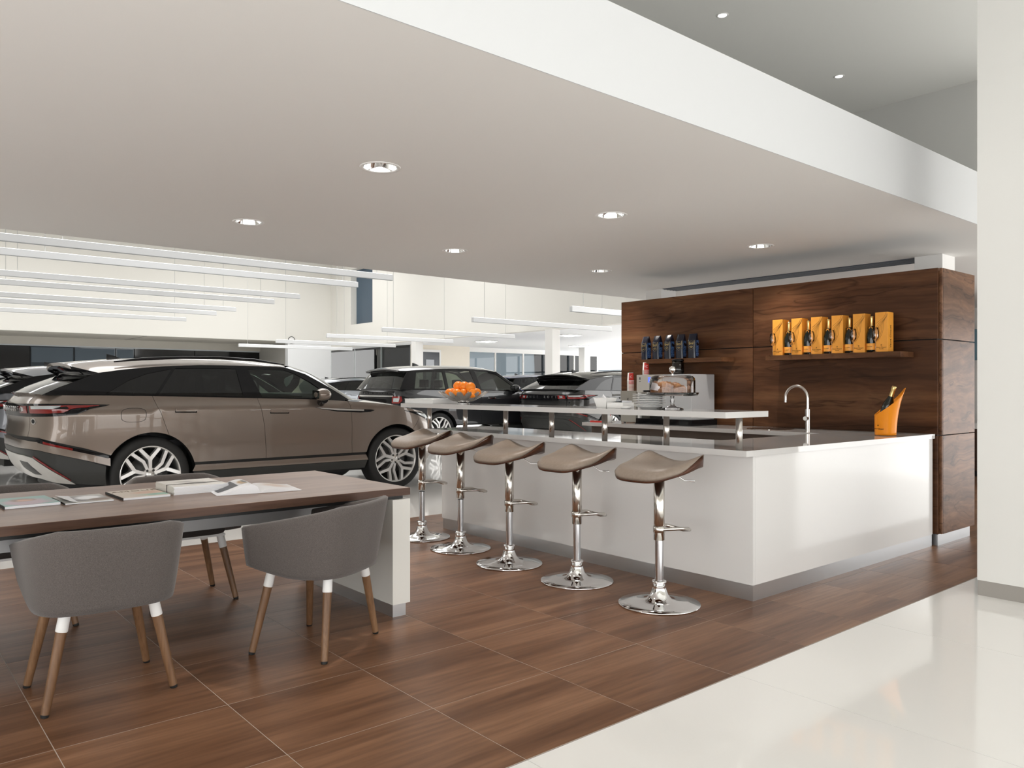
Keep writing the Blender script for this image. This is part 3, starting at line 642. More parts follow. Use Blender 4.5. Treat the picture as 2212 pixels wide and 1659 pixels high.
# thick pile of equal magazines: each one its own thing
for k in range(6):
    t = thing('magazine', 'white magazine in the thick bundle stacked on the table', 'magazine', (1.455, 4.49, ZT+0.0072*k), R(0.6*math.sin(k*2.1)), 'bundle of equal magazines')
    B(-0.145, 0.145, -0.16, 0.16, 0.0004, 0.0066).build('pages', M_paper, t)
    B(-0.1455, -0.1445, -0.1605, 0.1605, 0.0, 0.007).build('spine', pm('spine_cream', (0.62, 0.60, 0.55), 0.5), t)
    B(-0.1455, 0.1455, -0.1605, 0.1605, 0.0066, 0.0070).build('cover', printmat('bundle_cover', (0.80, 0.78, 0.74), [(0.02, -0.03, 0.07, 0.05, (0.32, 0.30, 0.28), 0.4), (-0.02, 0.06, 0.05, 0.02, (0.40, 0.38, 0.36), 0.4)]), t)
t = thing('binding_strap', 'dark strap around the bundle of magazines', 'strap', (1.31, 4.445, ZT))
MB().box(-0.0025, -0.0016, -0.004, 0.004, 0.0, 0.0455).box(-0.0025, 0.29, -0.004, 0.004, 0.0440, 0.0448).build('band', M_inkk, t)
# open magazine
t = thing('open_magazine', 'open magazine lying near the right table end', 'magazine', (1.72, 4.27, ZT), R(-9))
def page_rows(sgn, lift, n=14, d0=-0.155, d1=0.155):
    rr = []
    for i in range(n+1):
        u = i/n; x = sgn*0.225*u; z = lift*math.sin(math.pi*min(1, u*1.02)**0.55)*(1-u)**0.45+0.003; rr.append([(x, d0+(d1-d0)*j/6, z) for j in range(7)])
    return rr
for sg, lf in [(-1, 0.052), (1, 0.020)]:
    top_ = page_rows(sg, lf); m = MB(); m.grid(top_); bot = [[(p[0], p[1], 0.001) for p in r] for r in top_]; m.grid(bot, flip=True)
    m.grid([[r[0] for r in top_], [r[0] for r in bot]]); m.grid([[r[-1] for r in top_], [r[-1] for r in bot]]); m.grid([top_[-1], bot[-1]])
    m.build('page_block', M_paper if sg < 0 else printmat('right_page', (0.74, 0.74, 0.76), [(0.13, 0.06, 0.07, 0.09, (0.55, 0.43, 0.35), 0.5)]), t)
def on_page(sg, lift, x0, x1, y0, y1, name, mat):
    rr = []
    for i in range(9):
        x = x0+(x1-x0)*i/8; u = abs(x)/0.225; z = lift*math.sin(math.pi*min(1, u*1.02)**0.55)*(1-u)**0.45+0.0042; rr.append([(x, y0+(y1-y0)*j/4, z) for j in range(5)])
    MB().grid(rr).build(name, mat, t)
on_page(-1, 0.052, -0.205, -0.10, -0.07, 0.135, 'printed_photo', pm('photo_dark', (0.055, 0.055, 0.065), 0.35))
on_page(-1, 0.052, -0.095, -0.03, -0.06, 0.11, 'printed_photo', printmat('photo_figure', (0.74, 0.74, 0.74), [(-0.065, 0.0, 0.022, 0.07, (0.42, 0.27, 0.12), 0.3), (-0.05, 0.03, 0.012, 0.06, (0.05, 0.05, 0.05), 0.3)]))

# ------------------------------------------------------------------ on the raised bar
ZB = 1.1555
BX = 4.20
# fruit bowl of overlapping steel petals
t = thing('fruit_bowl', 'silver petal fruit bowl at the far end of the raised bar', 'bowl', (4.20, 5.66, ZB))
MB().lathe([(0.0001, 0.002), (0.055, 0.0), (0.058, 0.006), (0.03, 0.012), (0.0001, 0.012)], 24).build('foot', M_chrome, t)
M_petal = pm('petal_steel', (0.62, 0.60, 0.57), 0.16, metal=1.0)
def petal(r0, r1, z0, z1, wd):
    rr = []
    for i in range(7):
        u = i/6; r = r0+(r1-r0)*u; z = z0+(z1-z0)*u**1.5; hw = wd*math.sin(math.pi*(0.12+0.80*u))**0.8
        rr.append([(r-0.012*(j-1)**2*0.5, hw*(j-1), z+0.008*(j-1)**2) for j in (0, 0.5, 1, 1.5, 2)])
    return MB().grid(rr)
for ringi, (n, r0, r1, z0, z1, wd, off) in enumerate([(8, 0.02, 0.11, 0.010, 0.040, 0.030, 0.2), (12, 0.075, 0.17, 0.022, 0.070, 0.030, 0.0), (15, 0.12, 0.225, 0.046, 0.105, 0.032, 0.35)]):
    pme = petal(r0, r1, z0, z1, wd).mesh('petal', False)
    for k in range(n): put('petal', pme, M_petal, t, (0, 0, 0.0), 2*math.pi*(k+off)/n)
M_orange = speckle('orange_peel', (0.90, 0.23, 0.012), (0.95, 0.29, 0.02), 240, 0.38, 0, 0.15)
ome = MB().sphere((0, 0, 0), 0.046, 20, 14, (1, 1, 0.94)).mesh('orange')
for k, (x, y, z) in enumerate([(-0.02, 0.13, 0.098), (-0.03, 0.035, 0.092), (-0.035, -0.06, 0.094), (-0.01, -0.145, 0.099), (0.065, 0.08, 0.096), (0.065, -0.02, 0.094), (0.06, -0.115, 0.098), (-0.095, 0.07, 0.095), (-0.09, -0.03, 0.092), (-0.02, 0.045, 0.160), (-0.01, -0.035, 0.157), (-0.005, -0.115, 0.150)]):
    o = thing('orange', 'ripe orange heaped in the silver petal bowl', 'orange', (4.20+x, 5.66+y, ZB+z), random.random()*6, 'oranges in the bowl')
    put('peel', ome, M_orange, o); MB().lathe([(0.0001, 0.0438), (0.004, 0.0432)], 8).build('stem_end', pm('stem_green', (0.15, 0.16, 0.03), 0.7), o)
# stack of papers left of the bowl
t = thing('white_box', 'flat white box lying at the far end of the raised bar', 'box', (4.15, 6.05, ZB), R(0))
MB().bbox(-0.15, 0.13, -0.20, 0.26, 0.0, 0.036, 0.002).build('body', M_whitep, t); MB().bbox(-0.152, 0.132, -0.202, 0.262, 0.0362, 0.042, 0.001).build('lid', M_whitep, t)
# cake stand with dome
CS = (4.22, 3.335)
t = thing('cake_stand', 'glass cake stand with clear dome on the raised bar', 'cake stand', (*CS, ZB)); t.scale = (0.86, 0.86, 1)
MB().lathe([(0.0001, 0.002), (0.085, 0.0), (0.088, 0.004), (0.06, 0.012), (0.02, 0.024), (0.013, 0.04), (0.017, 0.055), (0.012, 0.07), (0.016, 0.088), (0.0001, 0.088)], 32).build('foot', M_glassf, t)
MB().lathe([(0.0001, 0.088), (0.150, 0.090), (0.196, 0.094), (0.203, 0.112), (0.199, 0.113), (0.192, 0.101), (0.150, 0.097), (0.0001, 0.096)], 48).build('plate', M_glassf, t)
dm = MB().lathe([(0.176, 0.099), (0.176, 0.19), (0.172, 0.208), (0.158, 0.221), (0.13, 0.227), (0.0001, 0.229)], 48).build('dome', M_glassf, t)
MB().lathe([(0.008, 0.229), (0.007, 0.243), (0.02, 0.252), (0.0255, 0.268), (0.02, 0.284), (0.0001, 0.290)], 24).build('knob', M_chrome, dm)
# pastries
M_crust = speckle('croissant_crust', (0.22, 0.08, 0.018), (0.44, 0.20, 0.06), 32, 0.5, 0, 0.3)
M_bun = speckle('bun_crust', (0.19, 0.075, 0.025), (0.33, 0.155, 0.06), 45, 0.6, 0, 0.3)
def croissant():
    pts = []; rr = []
    for i in range(29):
        u = -1+2*i/28; a = u*1.15; pts.append((0.085*math.sin(a), 0.05*math.cos(a)-0.03, 0)); rr.append(max(0.004, 0.033*(1-abs(u)**2.2))*(1+0.07*math.cos(i*math.pi/2)))
    return MB().tube(pts, rr, 14)
cme = croissant().mesh('croissant')
for k, (x, y, z, rz, lab) in enumerate([(-0.02, 0.06, 0.158, 2.2, 'golden croissant on top of the pastries under the glass dome'), (0.03, -0.10, 0.130, 0.7, 'golden croissant at the right under the glass dome'), (0.06, 0.0, 0.150, 1.2, 'croissant behind the others under the glass dome')]):
    o = put('croissant', cme, M_crust, None, (CS[0]+x*.82, CS[1]+y*.82, ZB+z), rz); o.scale = (.88, .88, .95); tag(o, lab, 'croissant', 'pastries under the dome')
bme = MB().lathe([(0.0001, 0.0), (0.045, 0.002), (0.060, 0.018), (0.056, 0.038), (0.035, 0.052), (0.0001, 0.056)], 24).mesh('bun')
for k, (x, y, lab) in enumerate([(-0.06, 0.105, 'brown bun at the left under the glass dome'), (-0.10, -0.01, 'brown bun in front under the glass dome'), (-0.055, -0.11, 'brown bun at the right front under the glass dome'), (0.06, 0.10, 'brown bun at the back left under the glass dome')]):
    o = put('bun', bme, M_bun, None, (CS[0]+x*.82, CS[1]+y*.82, ZB+0.0965), k); o.scale = (.85, .85, .95); tag(o, lab, 'bun', 'pastries under the dome')
o = MB().grid([[(-0.05+0.025*i, -0.05+0.025*j, 0.012*math.sin(i*1.3)*math.cos(j)) for j in range(5)] for i in range(5)]).build('paper_napkin', M_paper, None, (CS[0]-0.09, CS[1]+0.07, ZB+0.150)); o.rotation_euler = (0.3, -0.9, 0.3); o.scale = (0.55, 0.6, 0.6)
tag(o, 'white paper napkin tucked under the top croissant', 'napkin')
# plates
plate = MB().lathe([(0.0001, 0.0), (0.065, 0.0), (0.07, 0.003), (0.112, 0.0085), (0.115, 0.0105), (0.112, 0.0115), (0.072, 0.006), (0.0001, 0.004)], 40).mesh('plate')
PLX = (4.22, 3.535)
t = thing('serving_bowl', 'shallow white bowl under the stack of plates on the bar', 'bowl', (*PLX, ZB))
MB().lathe([(0.0001, 0.0), (0.05, 0.0), (0.055, 0.004), (0.09, 0.016), (0.108, 0.020), (0.105, 0.023), (0.06, 0.010), (0.0001, 0.007)], 40).build('dish', M_whitep, t)
for k in range(7):
    o = put('plate', plate, M_whitep, None, (PLX[0], PLX[1], ZB+0.020+0.0118*k)); tag(o, 'white plate in the stack left of the cake stand', 'plate', 'stacked plates on the bar')
o = MB().prism([(-0.05, -0.02), (0.06, -0.035), (0.07, -0.01), (0.0, 0.03)], 'z', 0, 0.012).build('black_cloth', M_black, None, (PLX[0]-.03, PLX[1], ZB+0.1155)); tag(o, 'black folded cloth on top of the plate stack', 'cloth')
# napkin holders
t = thing('napkin_box', 'flared white box of napkins on the raised bar', 'napkin holder', (4.20, 3.93, ZB))
MB().add([(-.04, -.045, 0), (.04, -.045, 0), (.04, .045, 0), (-.04, .045, 0), (-.055, -.065, .072), (.055, -.065, .072), (.055, .065, .072), (-.055, .065, .072)], [(0, 1, 2, 3), (0, 1, 5, 4), (1, 2, 6, 5), (2, 3, 7, 6), (3, 0, 4, 7)]).build('box', M_whitep, t)
MB().add([(-.03, -.02, .06), (.03, .0, .06), (.0, .04, .06), (0, 0.02, .098)], [(0, 1, 3), (1, 2, 3), (2, 0, 3), (0, 1, 2)]).build('napkin', M_paper, t)
t = thing('napkin_stack', 'low white open box of napkins beside the plates on the raised bar', 'napkin holder', (4.20, 3.78, ZB))
MB().bbox(-0.06, 0.06, -0.075, 0.075, 0, 0.040, 0.002).build('box', M_whitep, t)
MB().add([(-.055, -.06, .0405), (.055, -.06, .0405), (.055, .05, .0405), (-.055, .05, .0405), (-.05, -.06, .055), (.05, -.065, .052)], [(0, 1, 2, 3), (0, 1, 5, 4), (4, 5, 2, 3)]).build('napkin', M_paper, t)
tag(MB().lathe([(0.0001, 0), (0.03, 0), (0.04, 0.012), (0.038, 0.013), (0.028, 0.003), (0.0001, 0.003)], 24).build('saucer', M_whitep, None, (4.12, 3.66, ZB)), 'small white saucer in front of the plate stack', 'saucer')

# ------------------------------------------------------------------ on the back worktop
ZW = 0.9205
t = thing('coffee_machine', 'white and silver coffee machine against the walnut wall', 'coffee machine', (6.36, 4.86, ZW))
MB().bbox(-0.02, 0.40, -0.09, 0.63, 0.0, 0.06, 0.004).build('base', M_gblack, t)
MB().bbox(-0.02, 0.38, 0.30, 0.62, 0.33, 0.515, 0.004).build('front_panel', pm('machine_cream', (0.62, 0.60, 0.55), 0.3), t)
MB().bbox(0.0, 0.38, -0.07, 0.295, 0.06, 0.515, 0.006).build('side_housing', pm('machine_silver', (0.60, 0.62, 0.64), 0.3, metal=0.3), t)
B(0.18, 0.38, 0.30, 0.61, 0.06, 0.33).build('brew_recess', pm('recess_black', (0.02, 0.02, 0.02), 0.3), t)
MB().bbox(0.0, 0.03, 0.595, 0.622, 0.06, 0.515, 0.002).build('pillar', M_whitep, t)
MB().bbox(0.05, 0.17, 0.40, 0.50, 0.22, 0.33, 0.004).build('spout', M_gblack, t)
B(-0.0215, -0.0198, 0.385, 0.465, 0.435, 0.490).build('display', pm('blue_display', (0.05, 0.08, 0.4), 0.3, emit=(0.10, 0.16, 0.75), es=1.2), t)
for i in range(3):
    for j in range(4): B(-0.0212, -0.0198, 0.325+0.05*i, 0.355+0.05*i, 0.35+0.02*j, 0.360+0.02*j).build('button', pm('button_grey', (0.50, 0.49, 0.45), 0.4), t)
lettering('8', 0.045, M_inkk, t, (-0.0212, 0.575, 0.475), (R(90), 0, R(-90)))
lettering('cafe', 0.014, M_inkk, t, (-0.0212, 0.575, 0.445), (R(90), 0, R(-90)))
h_ = MB().lathe([(0.05, 0.515), (0.062, 0.53), (0.062, 0.655), (0.058, 0.655), (0.058, 0.53)], 28, 0.2, 0.25).build('bean_hopper', glassmat('smoky_plastic', (0.45, 0.42, 0.40), ior=1.6), t)
MB().lathe([(0.0001, 0.516), (0.055, 0.516), (0.055, 0.60), (0.0001, 0.60)], 24, 0.2, 0.25).build('beans', speckle('coffee_beans', (0.02, 0.008, 0.004), (0.07, 0.03, 0.015), 120, 0.5), h_)
MB().lathe([(0.0001, 0.675), (0.055, 0.675), (0.064, 0.668), (0.064, 0.655), (0.0001, 0.655)], 28, 0.2, 0.25).build('hopper_lid', M_gblack, h_)
t = thing('milk_cooler', 'grey-green milk cooler cabinet left of the coffee machine', 'cooler', (6.38, 5.52, ZW))
MB().bbox(0, 0.30, 0, 0.22, 0.012, 0.345, 0.004).build('body', pm('cooler_grey', (0.30, 0.285, 0.25), 0.35), t)
B(-0.004, 0.0, 0.005, 0.215, 0.02, 0.34).build('door', pm('cooler_door', (0.34, 0.325, 0.285), 0.35), t)
for a in ((0.02, 0.02), (0.26, 0.02), (0.02, 0.18), (0.26, 0.18)): MB().cyl((a[0]+0.01, a[1]+0.01, 0), (a[0]+0.01, a[1]+0.01, 0.012), 0.012, 10).build('foot', M_black, t)
lettering('K', 0.04, M_inkk, t, (-0.0048, 0.11, 0.255), (R(90), 0, R(-90)))
# paper cup stacks: each cup a thing
M_red = pm('cup_red', (0.62, 0.035, 0.025), 0.5); M_pink = pm('cup_pink', (0.72, 0.38, 0.33), 0.5); M_cup = pm('cup_white', (0.75, 0.74, 0.72), 0.5)
cup_prof = [(0.028, 0.085), (0.030, 0.088), (0.036, 0.004), (0.039, 0.002), (0.039, 0.0), (0.0345, 0.0), (0.028, 0.08), (0.0001, 0.08)]
cupw = MB().lathe(cup_prof, 24).mesh('cup')
rows_ = [[(( 0.0305+0.0062*(1-f))*math.cos(R(-172+13.5*i)), (0.0305+0.0062*(1-f))*math.sin(R(-172+13.5*i)), 0.006+0.079*f) for i in range(13)] for f in (0, .33, .66, 1)]
cupp = MB().grid(rows_).mesh('print', False)
for (x, y, n_, st_, lab, txt, lab2) in [(6.455, 5.665, 9, 0.0135, 'paper cup in the shorter stack on the grey cooler', 'C', 'red top paper cup of the shorter stack on the grey cooler'), (6.60, 5.575, 17, 0.0138, 'paper cup in the taller stack between cooler and coffee machine', 'IC', 'red top paper cup of the taller stack beside the coffee machine')]:
    for k in range(n_):
        last = k == n_-1
        o = thing('paper_cup', lab2 if last else lab, 'paper cup', (x, y, ZW+0.3455+st_*k), 0, None if last else lab.replace('paper cup in', 'cups of'))
        put('cup', cupw, M_cup, o); put('print', cupp, M_red if k >= n_-4 else M_pink, o)
        if last: lettering(txt, 0.036, M_cup, o, (-0.024, -0.0275, 0.042), (R(94), 0, R(-45)))
t = thing('sugar_pot', 'small white pot with red sachets left of the grey cooler', 'pot', (6.33, 5.86, ZW))
MB().lathe([(0.0001, 0), (0.03, 0), (0.042, 0.075), (0.039, 0.075), (0.028, 0.004), (0.0001, 0.004)], 20).build('pot', M_whitep, t)
for k in range(5): o = B(-0.002, 0.002, -0.018, 0.018, 0.02, 0.095).build('sachet', M_red if k % 2 else M_paper, t, (-0.02+0.01*k, 0.004*k-0.01, 0), 0.5*k)
t = thing('tray', 'flat white tray with red rim at the left end of the back worktop', 'tray', (6.40, 6.02, ZW)); MB().bbox(-0.1, 0.12, -0.08, 0.10, 0, 0.008, 0.002).build('plate', M_whitep, t); B(-0.102, -0.1, -0.08, 0.10, 0.0, 0.016).build('rim', M_red, t)
# sink and tap
t = thing('sink', 'round steel sink bowl set in the worktop below the tap', 'sink', (6.52, 4.02, ZW))
MB().lathe([(0.19, 0.0), (0.205, 0.0035), (0.212, 0.0015), (0.214, -0.0003)], 40).build('rim', M_chrome, t); MB().lathe([(0.0001, 0.0008), (0.185, 0.0012), (0.19, 0.0)], 40).build('bowl', pm('sink_steel', (0.35, 0.34, 0.33), 0.25, metal=1), t)
t = thing('kitchen_tap', 'brushed steel gooseneck tap beside the sink', 'tap', (6.32, 3.535, ZW), R(0))
MB().cyl((0, 0, 0), (0, 0, 0.175), 0.0205, 24).build('body', M_steel, t)
pts = [(0, 0, 0.17), (0, 0, 0.29)]+[(0, 0.105-0.105*math.cos(a), 0.29+0.105*math.sin(a)) for a in [math.pi*k/16 for k in range(17)]]+[(0, 0.21, 0.25)]
MB().tube(pts, 0.0125, 16).build('spout', M_steel, t)
MB().tube([(0, 0, 0.162), (0, 0, 0.195)], 0.0215, 24).build('sleeve', M_steel, t)
MB().cyl((-0.01, 0, 0.115), (-0.045, 0, 0.115), 0.0185, 20).build('valve', M_chrome, t)
MB().cyl((0, 0.2, 0.262), (-0.005, 0.19, 0.262), 0.003, 8).build('button', M_black, t)
# champagne cooler
t = thing('champagne_cooler', 'orange scoop-shaped champagne cooler at the worktop corner', 'champagne cooler', (6.30, 2.86, ZW))
def bucket(inner):
    rows = []
    for k in range(15):
        f = k/14; row = []
        for i in range(41):
            a = 2*math.pi*i/40; dx, dy = math.cos(a), math.sin(a)
            d_ = 0.86*dy-0.50*dx; h_ = 0.250-0.090*d_+0.040*max(0, -d_)**3
            z = 0.004+(h_-0.004)*f; fl = 0.079+0.010*f+0.024*f**2.5
            row.append(((fl-inner)*dx*0.98+0.016*f*f, (fl-inner)*dy-0.027*f*f, z+(0.004 if inner else 0)*(1-f)))
        rows.append(row)
    return rows
bo, bi = bucket(0.0), bucket(0.004)
m = MB(); m.grid(bo); m.grid(bi, flip=True); m.grid([bo[-1], bi[-1]]); m.add([(0, 0, 0.003)]+bo[0][:-1], [(0, i+1, (i+1) % 40+1) for i in range(40)]); m.build('shell', M_orangep, t, fixn='weld')
lettering('Veuve Clicquot', 0.017, M_ink, t, (-0.0815, 0.022, 0.055), (R(90), 0, R(-105)))
lettering('*', 0.03, M_ink, t, (-0.0815, 0.022, 0.075), (R(90), 0, R(-105)))
def bottle_parts(t, label_mat=True):
    bt = MB().lathe([(0.0001, 0.0), (0.040, 0.0), (0.0425, 0.004), (0.0425, 0.135), (0.040, 0.160), (0.030, 0.190), (0.020, 0.215), (0.0155, 0.235), (0.0145, 0.27), (0.0145, 0.296), (0.0001, 0.297)], 28).build('body', M_bottle, t)
    MB().lathe([(0.0185, 0.225), (0.0165, 0.235), (0.0158, 0.27), (0.0175, 0.283), (0.0178, 0.300), (0.0150, 0.308), (0.0001, 0.309)], 24).build('foil', M_gold, t)
    return bt
b_ = thing('champagne_bottle', 'champagne bottle leaning in the orange scoop cooler', 'bottle', (6.30, 2.865, ZW+0.012)); b_.rotation_euler = (R(18), R(0), 0); bottle_parts(b_)
b_.location = (6.30, 2.885, ZW+0.098)

# ------------------------------------------------------------------ shelf goods
ZSH = 1.6003
boxm = MB().bbox(-0.055, 0.055, -0.052, 0.052, 0, 0.333, 0.003).mesh('box')
fl_o = MB().lathe([(0.0001, 0.0), (0.030, 0.0), (0.031, 0.0015), (0.006, 0.006), (0.0032, 0.012), (0.003, 0.085), (0.008, 0.095), (0.024, 0.112), (0.0275, 0.135), (0.0265, 0.17), (0.022, 0.205), (0.0213, 0.205), (0.0258, 0.17), (0.0265, 0.135), (0.023, 0.114), (0.0001, 0.100)], 28).mesh('flute')
lettxt = textmesh('Veuve Clicquot', 0.0135); lets = textmesh('*', 0.03); letv = textmesh('Ponsardin', 0.009); lettall = textmesh('Veuve Clicquot', 0.030)
ords = ['first from the left', 'second from the left', 'third from the left', 'third from the right', 'second from the right', 'rightmost']
for k in range(6):
    y0 = 4.050-0.1925*k
    t = thing('champagne_box', 'orange champagne gift box on the wall shelf, %s of six' % ords[k], 'gift box', (6.66, y0-0.054, ZSH), 0, 'orange gift boxes on the shelf')
    put('carton', boxm, M_orangebox, t)
    for me_, z_ in ((lettxt, 0.040), (letv, 0.027), (lets, 0.052)):
        o = put('lettering', me_, M_ink, t, (-0.0556, 0.0, z_)); o.rotation_euler = (R(90), 0, R(-90))
    o = put('lettering', lettall, M_ink, t, (0.0, -0.0526, 0.13)); o.rotation_euler = (R(90), R(-90), 0)
    m = MB()   # printed swooping line art
    for q in range(6):
        pts = [(-0.0557, 0.03-0.075*u-0.012*math.sin(u*5+q), 0.09+0.03*q+0.19*u*(1-0.1*q)) for u in [i/10 for i in range(11)]]
        pts = [(p[0], max(-0.05, min(0.05, p[1])), min(0.328, p[2])) for p in pts]; m.tube(pts, 0.0007, 4)
    m.build('line_drawing', M_ink, t)
    o = put('champagne_flute', fl_o, M_glassf, None, (6.592, y0-0.012, ZSH)); tag(o, 'slim champagne flute before the orange box on the shelf, %s' % ords[k], 'flute', 'champagne flutes on the shelf')
    if k < 5:
        b_ = thing('champagne_bottle', 'dark champagne bottle with orange label on the shelf, %s of five between the boxes' % ['leftmost', 'second', 'middle', 'fourth', 'rightmost'][k], 'bottle', (6.645, y0-0.1485, ZSH), 0, 'champagne bottles on the shelf')
        bottle_parts(b_)
        MB().lathe([(0.0429, 0.02), (0.0431, 0.021), (0.0431, 0.075), (0.0429, 0.076)], 28).build('label', M_orangebox, b_)
        o = put('lettering', lettxt, M_ink, b_, (-0.0440, 0, 0.048)); o.rotation_euler = (R(90), 0, R(-90)); o.scale = (0.55, 0.55, 1)
        MB().tube([(-0.02, 0.012*math.cos(a), 0.205+0.012*math.sin(a)) for a in [2*math.pi*i/16 for i in range(17)]], 0.0035, 8).build('neck_tag', M_orangebox, b_)
# coffee bags
M_bag = pm('navy_foil', (0.006, 0.008, 0.022), 0.25, coat=0.3); M_bagb = speckle('blue_foil_side', (0.01, 0.025, 0.09), (0.10, 0.20, 0.42), 70, 0.22, 0, 0.6)
def bag_mesh():
    rows = []
    for k in range(13):
        f = k/12; z = 0.255*f; w_ = 0.047*(1-0.05*math.sin(9*f)*0.6); d_ = 0.040*(1-max(0, (f-0.72)/0.28)**1.3*0.93)
        row = []
        for i in range(25):
            a = 2*math.pi*i/24; cx_, cy_ = math.cos(a), math.sin(a); n = 5
            kx = (abs(cx_)**n+abs(cy_)**n)**(-1/n); row.append((d_*cx_*kx*(1+0.04*math.sin(5*a+7*f)), w_*cy_*kx*(1+0.03*math.sin(3*a+11*f)), z))
        rows.append(row)
    return MB().grid(rows)
bagme = bag_mesh().mesh('bag', 'weld'); bt1 = textmesh('Java', 0.030); bt2 = textmesh('ESPRESSO', 0.010); bt3 = textmesh('CAFE', 0.010)
for k, y in enumerate([5.637-0.01, 5.47, 5.31, 5.155, 5.0]):
    t = thing('coffee_bag', 'navy foil coffee bag with gold lettering on the shelf, %s of five' % ['leftmost', 'second from left', 'middle', 'second from right', 'rightmost'][k], 'coffee bag', (6.67, y, 1.6053), R(random.uniform(-7, 7)), 'coffee bags on the shelf')
    put('bag', bagme, M_bag, t)
    rows = [[(0.030*u_-0.015, -0.0492-0.002*math.sin(f*14), 0.02+0.165*f) for u_ in (-0.6, 0, 0.6, 1.2)] for f in [i/8 for i in range(9)]]
    MB().grid(rows).build('side_gusset', M_bagb, t)
    for me_, z_, mt in ((bt1, 0.155, M_gold), (bt2, 0.118, M_gold), (bt3, 0.108, M_gold)):
        o = put('lettering', me_, mt, t, (-0.0425, 0.0, z_)); o.rotation_euler = (R(90), 0, R(-90))
    MB().tube([(-0.0425, 0.027*math.cos(a), 0.157+0.022*math.sin(a)) for a in [2*math.pi*i/20 for i in range(21)]], 0.0009, 5).build('roundel', M_gold, t)
    MB().tube([(-0.0425, -0.036, 0.185), (-0.0425, -0.036, 0.112), (-0.0425, 0, 0.085), (-0.0425, 0.036, 0.112), (-0.0425, 0.036, 0.185)], 0.0009, 5).build('gold_frame', M_gold, t)

# ------------------------------------------------------------------ cars
def tab(pts, win=0.03):
    xs = np.array([p[0] for p in pts]); ys = np.array([p[1] for p in pts]); k = np.linspace(-1, 1, 7)*win
    return lambda v: float(np.mean(np.interp(v+k, xs, ys)))
def mk_arc(Dx, wd, n):
    ph = np.linspace(0, math.pi/2, 400); u = np.sin(ph)**(2/n); v = np.cos(ph)**(2/n); v[-1] = 0
    L = np.concatenate([[0], np.cumsum(np.hypot(np.diff(u*Dx), np.diff(v*wd)))])
    return L[-1], (lambda t: (float(np.interp(t, L, u)), float(np.interp(t, L, v))))
def inpoly(px, py, poly):
    c = False; n = len(poly); j = n-1
    for i in range(n):
        xi, yi = poly[i]; xj, yj = poly[j]
        if (yi > py) != (yj > py) and px < (xj-xi)*(py-yi)/(yj-yi)+xi: c = not c
        j = i
    return c
def dens(poly, step):
    out = []; n = len(poly)
    for i in range(n):
        a, b = poly[i], poly[(i+1) % n]; d = math.dist(a, b); k = max(1, int(math.ceil(d/step)))
        out += [(a[0]+(b[0]-a[0])*q/k, a[1]+(b[1]-a[1])*q/k) for q in range(k)]
    return out
def panel(poly, surf, holes=(), step=0.07, off=0.0, thick=0.012, smooth=True):
    poly = dens(poly, step); holes = [dens(h, step) for h in holes]
    pts = list(poly); ed = [(i, (i+1) % len(poly)) for i in range(len(poly))]; loops = [list(range(len(poly)))]
    for h in holes:
        n0 = len(pts); pts += h; ed += [(n0+i, n0+(i+1) % len(h)) for i in range(len(h))]; loops.append([n0+i for i in range(len(h))])
    x0, x1 = min(p[0] for p in poly), max(p[0] for p in poly); z0, z1 = min(p[1] for p in poly), max(p[1] for p in poly)
    bnd = np.array(pts)
    gx = np.arange(x0+step/2, x1, step); gz = np.arange(z0+step/2, z1, step)
    for a in gx:
        for z in gz:
            if inpoly(a, z, poly) and not any(inpoly(a, z, h) for h in holes) and np.min(np.hypot(bnd[:, 0]-a, bnd[:, 1]-z)) > step*0.45: pts.append((a, z))
    vv, ee, ff, *_ = delaunay_2d_cdt([Vector(p) for p in pts], ed, [], 0, 1e-7)
    keep = []
    for f in ff:
        cx_ = sum(vv[i].x for i in f)/len(f); cz = sum(vv[i].y for i in f)/len(f)
        if inpoly(cx_, cz, poly) and not any(inpoly(cx_, cz, h) for h in holes): keep.append(tuple(f))
    def lift(p, o):
        a, z = p[0], p[1]; e = 0.004; P0 = np.array(surf(a, z)); da = np.array(surf(a+e, z))-np.array(surf(a-e, z)); dz = np.array(surf(a, z+e))-np.array(surf(a, z-e))
        n = np.cross(da, dz); n = n/(np.linalg.norm(n)+1e-12); nrm.append(tuple(n)); return tuple(P0+n*o)
    nrm = []; m = MB(); m.add([lift((p.x, p.y), off) for p in vv], keep, smooth); vn = list(nrm)
    if thick:
        for lp in [poly]+holes:
            top_ = [lift(p, off) for p in lp]; bot = [lift(p, off-thick) for p in lp]; n = len(lp)
            m.add(top_+bot, [(i, (i+1) % n, n+(i+1) % n, n+i) for i in range(n)])
    m.vn = vn+[(0, 0, 0)]*(len(m.v)-len(vn))
    return m
def mirror(m):
    r = MB(); r.v = [(p[0], -p[1], p[2]) for p in m.v]; r.f = [f[::-1] for f in m.f]; r.sm = list(m.sm); r.vn = [(p[0], -p[1], p[2]) for p in m.vn] if m.vn else None; return r
def arch(cx_, cz, r, a0, a1, n=18): return [(cx_+r*math.cos(R(a0+(a1-a0)*i/n)), cz+r*math.sin(R(a0+(a1-a0)*i/n))) for i in range(n+1)]

